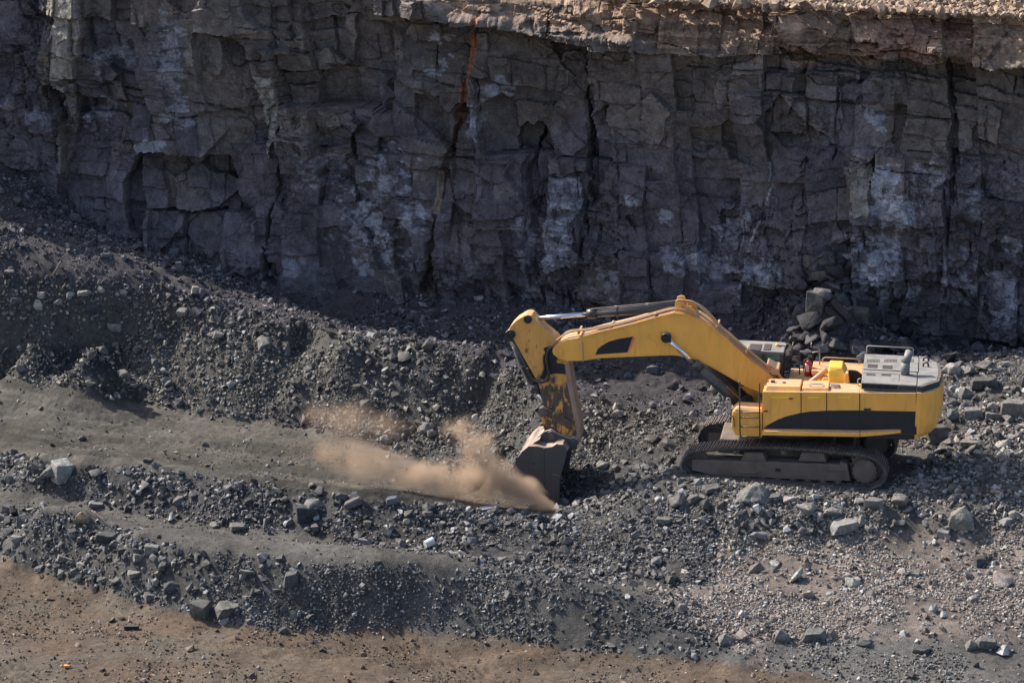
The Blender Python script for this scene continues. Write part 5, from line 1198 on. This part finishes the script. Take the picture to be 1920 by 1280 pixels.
strip(wr, .045, -BWy + .01, BWy - .01, m); strip(wr0[::-1], .045, -BWy + .01, BWy - .01, m)
bk2 = m.build('bucket', M_bucket, ex)
# wrapper wear straps, rib on the side, side cutter, teeth
for k in range(7):
    y = -BWy + .15 + k * (2 * BWy - .3) / 6
    m = MB(); strip([sp3[i] for i in range(4, 12)], .075, y - .05, y + .05, m); m.build('wear_strap', M_bucket, bk2)
MB().prism(LP([(1018.5, 842), (1020.5, 842), (1020, 940), (1017.5, 939)], -BWy), -BWy - .02, -BWy + .01, .004).build('side_rib', M_bucket, bk2)
for s_ in (-1, 1):
    y0, y1 = sorted((s_ * (BWy + .035), s_ * (BWy - .01)))
    MB().prism(LP([(1035, 890), (1041, 888), (1050, 892), (1049, 944), (1044, 951), (1036, 947)], -BWy), y0, y1, .012).build('side_cutter', M_bucket, bk2)
    m = MB(); c = Lc(1001, 869, -BWy); disc(m, c, .025, *sorted((s_ * BWy, s_ * (BWy + .012))), 12); m.build('bolt', M_vent, bk2)
for s_ in (-1, 1):
    y0, y1 = sorted((s_ * .40, s_ * .50))
    m = MB().prism(LP([(990, 842), (1000, 826), (1020, 808), (1034, 804), (1046, 812), (1066, 820), (1078, 818), (1086, 828), (1080, 842), (1066, 842), (1052, 838), (1030, 845)], -.45), y0, y1, .02); m.build('bucket_ear', M_bucket, bk2)
m = MB().prism(LP([(984, 846), (1002, 828), (1012, 822), (1012, 826), (1002, 834), (990, 848)], -.8), -.82, .82, .02); m.build('top_brace', M_bucket, bk2)
for q, r_ in (((1034, 815), .14), ((1075, 829), .16)):
    m = MB(); c = Lc(*q, -.5); disc(m, c, r_, -.58, .58, 24); disc(m, c, r_ * .55, -.61, .61, 18); m.build('bucket_pin', M_bucket, bk2)
tp = Vector(Lc(1034, 950, -BWy)); td = Vector((Lc(1052, 962, -BWy)[0], Lc(1052, 962, -BWy)[1])) - tp; td.normalize(); tn_ = Vector((-td.y, td.x))
for k in range(5):
    y = -BWy + .16 + k * (2 * BWy - .32) / 4
    m = MB(); m.hull([(p.x, yy, p.y) for (u, h, w) in ((-.12, .07, .09), (.1, .06, .08), (.34, .012, .05)) for p in (tp + td * u + tn_ * h, tp + td * u - tn_ * h) for yy in (y - w, y + w)], .006); m.build('tooth', M_bucket, bk2)
# ---- fire extinguisher standing on the low deck
fe = Vector((V3(1515, 700, .95).x, .95, 0)); fw_ = ex_m = Matrix.Rotation(-A_U, 4, 'Z')
base = Vector(tuple(MO)) + fw_ @ Vector((fe.x, .95, lz))
feo = empty('fire_extinguisher', base, -A_U); tag(feo, 'red fire extinguisher with a white label standing upright on the excavator deck beside the cab', 'fire extinguisher')
m = MB(); m.cyl((0, 0, .0), (0, 0, .42), .115, n=22); m.cyl((0, 0, .42), (0, 0, .52), .115, .045, n=22); m.build('cylinder', M_red, feo)
MB().prism([(-.07, .16), (.03, .16), (.03, .36), (-.07, .36)], -.122, -.1).build('label_patch', M_white, feo)
m = MB(); m.cyl((0, 0, .52), (0, 0, .57), .03); m.box((-.03, -.02, .57), (.12, .02, .6)); m.box((-.02, -.015, .6), (.1, .015, .66)); m.build('valve', M_dark, feo)
MB().tube([(-.02, 0, .56), (-.12, -.02, .5), (-.145, -.03, .35), (-.14, -.03, .15)], .016).build('hose', M_rubber, feo)

# ================================================================== small litter
x, y, z = onground(797, 1030)
lt = empty('plastic_tub', (x, y, z + .05), .5); tag(lt, 'white plastic tub lying on its side at the foot of the middle berm', 'tub')
m = MB(); q = Matrix.Rotation(R(78), 3, 'Y')
m.cyl(q @ Vector((0, 0, 0)), q @ Vector((0, 0, .28)), .11, .14, n=24, cap=False); m.cyl(q @ Vector((0, 0, .255)), q @ Vector((0, 0, .28)), .15, n=24, cap=False); m.cyl(q @ Vector((0, 0, -.002)), q @ Vector((0, 0, .01)), .11, n=24)
for v in m.bm.verts: v.co.z += .09
m.build('tub_shell', M_white, lt)
for pxx, pyy, w, mat, nm, lab, ct in ((127, 1252, .2, M_orange, 'plastic_scrap', 'small bright orange scrap lying on the brown dirt road at the lower left', 'litter'), (755, 1025, .2, M_rail, 'crumpled_film', 'crumpled translucent white sheet at the foot of the middle berm left of the tub', 'litter')):
    x, y, z = onground(pxx, pyy); r = random.Random(pxx); m = MB()
    m.hull([(r.uniform(-w, w) * .55, r.uniform(-w, w) * .4, r.uniform(0, w * .5)) for _ in range(14)], .01); o = m.build(nm, mat, None); o.location = (x, y, z); tag(o, lab, ct)
x, y, z = onground(247, 1180); m = MB(); m.box((-.2, -.07, 0), (.2, .07, .13), .012); o = m.build('timber_block', M_vent, None); o.location = (x, y, z); o.rotation_euler = (0, 0, .05); tag(o, 'short dark squared block alone on the brown dirt road at the left', 'block')
def pole(p, q, r, nm, lab, ct, lift=.1):
    a = Vector(onground(*p)) + Vector((0, 0, lift)); b_ = Vector(onground(*q)) + Vector((0, 0, lift + .1))
    m = MB(); m.tube([(0, 0, 0), (b_ - a) * .5 + Vector((0, 0, -.02)), b_ - a], r, sub=2); o = m.build(nm, M_wood, None); o.location = a; tag(o, lab, ct)
pole((98, 524), (115, 500), .03, 'timber_pole', 'thin reddish timber pole leaning on the left talus above the rear bank crest', 'pole')
pole((172, 962), (200, 988), .018, 'timber_pole', 'thin bleached stick lying down the crest of the front berm beside the tan stone', 'stick')

# ================================================================== dust thrown up by the bucket
def dust(name, lab, blobs, dens, colr, seed, nscale=1.1, thr=.42, soft=.22):
    m, nt, b, N, Lk = newmat(name + '_volume'); nt.nodes.remove(b)
    out = nt.nodes['Material Output']; pv = N('ShaderNodeVolumePrincipled'); pv.inputs['Color'].default_value = (*colr, 1); pv.inputs['Anisotropy'].default_value = .2
    Lk(pv.outputs[0], out.inputs['Volume'])
    tc = N('ShaderNodeTexCoord'); cur = None
    nz = N('ShaderNodeTexNoise'); nz.inputs['Scale'].default_value = nscale; nz.inputs['Detail'].default_value = 5; nz.inputs['Roughness'].default_value = .6
    off = N('ShaderNodeVectorMath'); off.inputs[1].default_value = (seed * 3.1, seed * 1.7, 0); Lk(tc.outputs['Object'], off.inputs[0]); Lk(off.outputs[0], nz.inputs['Vector'])
    bm = bmesh.new(); c0 = Vector(blobs[0][0])
    for (c, rad, a, ang) in blobs:
        c = Vector(c) - c0
        mp = N('ShaderNodeMapping'); mp.vector_type = 'TEXTURE'; mp.inputs['Location'].default_value = c; mp.inputs['Rotation'].default_value = (0, ang, 0); mp.inputs['Scale'].default_value = rad
        Lk(tc.outputs['Object'], mp.inputs[0]); le = N('ShaderNodeVectorMath'); le.operation = 'LENGTH'; Lk(mp.outputs[0], le.inputs[0])
        mr = N('ShaderNodeMapRange'); mr.interpolation_type = 'SMOOTHSTEP'; mr.inputs[1].default_value = 1.0; mr.inputs[2].default_value = .1; mr.inputs[3].default_value = 0; mr.inputs[4].default_value = a; Lk(le.outputs['Value'], mr.inputs[0])
        if cur is None: cur = mr.outputs[0]
        else: ad = N('ShaderNodeMath'); ad.operation = 'MAXIMUM'; Lk(cur, ad.inputs[0]); Lk(mr.outputs[0], ad.inputs[1]); cur = ad.outputs[0]
        M = Matrix.Translation(c) @ Matrix.Rotation(ang, 4, 'Y') @ Matrix.Diagonal((*rad, 1)); bmesh.ops.create_icosphere(bm, subdivisions=3, radius=1, matrix=M)
    ad = N('ShaderNodeMath'); ad.operation = 'ADD'; Lk(cur, ad.inputs[0]); sb = N('ShaderNodeMath'); sb.operation = 'MULTIPLY_ADD'; Lk(nz.outputs[0], sb.inputs[0]); sb.inputs[1].default_value = 2.2; sb.inputs[2].default_value = -1.1; Lk(sb.outputs[0], ad.inputs[1])
    mg_ = N('ShaderNodeMath'); mg_.operation = 'MULTIPLY'; Lk(cur, mg_.inputs[0])
    mr = N('ShaderNodeMapRange'); mr.inputs[1].default_value = thr; mr.inputs[2].default_value = thr + soft; mr.inputs[3].default_value = 0; mr.inputs[4].default_value = dens; Lk(ad.outputs[0], mr.inputs[0]); Lk(mr.outputs[0], mg_.inputs[1])
    Lk(mg_.outputs[0], pv.inputs['Density'])
    me = bpy.data.meshes.new(name); bm.to_mesh(me); bm.free()
    # one closed skin round all the puffs
    o = bpy.data.objects.new(name, me); col.objects.link(o); o.location = c0; me.materials.append(m)
    if len(blobs) > 1:
        r_ = o.modifiers.new('skin', 'REMESH'); r_.mode = 'VOXEL'; r_.voxel_size = .18
    tag(o, lab, 'dust cloud', kind='stuff'); return o
def bp(px, py, yy):
    r = ray(px, py); t = (yy - CAM[1]) / r[1]; return tuple(CAM + r * t)
DY = -.6
DC = (.97, .70, .50)
dust('dust_cloud', 'thick orange brown dust plume blowing left from the bucket teeth', [
    (bp(1010, 944, DY), (1.1, .8, .55), 1.3, .5), (bp(965, 918, DY), (1.6, 1.0, 1.0), 1.15, .4), (bp(905, 898, DY), (1.8, 1.1, 1.4), 1.1, .1), (bp(898, 845, DY), (1.1, .8, 1.7), .8, -.15), (bp(868, 812, DY), (1.1, .8, 1.1), .55, .3),
    (bp(850, 922, DY), (1.6, .9, .9), .9, 0), (bp(800, 892, DY), (1.5, .9, .85), 1.0, .0), (bp(760, 898, DY), (1.0, .6, .6), 1.1, .0)], 8.5, DC, 3, nscale=1.5, thr=.4, soft=1.1)
dust('dust_cloud', 'thin tan dust haze drifting low over the haul road at the left of the plume', [
    (bp(690, 865, DY), (2.6, 1.3, 1.1), .95, .2), (bp(620, 845, DY), (1.8, .9, .9), .85, .1), (bp(760, 880, DY), (1.8, .9, .9), .85, .2), (bp(830, 880, DY), (1.5, .9, .9), .6, .1)], 1.5, DC, 8, nscale=1.2, thr=.25, soft=1.1)
dust('dust_cloud', 'faint tan dust hanging over the foot of the rear bank above the road', [
    (bp(640, 785, .6), (2.0, .9, 1.1), .95, .2), (bp(715, 800, .6), (1.8, .9, .8), .8, .15), (bp(595, 775, .6), (1.1, .7, .9), .8, 0), (bp(860, 800, .3), (1.6, .7, 1.0), .6, .2)], .95, DC, 13, nscale=1.0, thr=.25, soft=1.1)
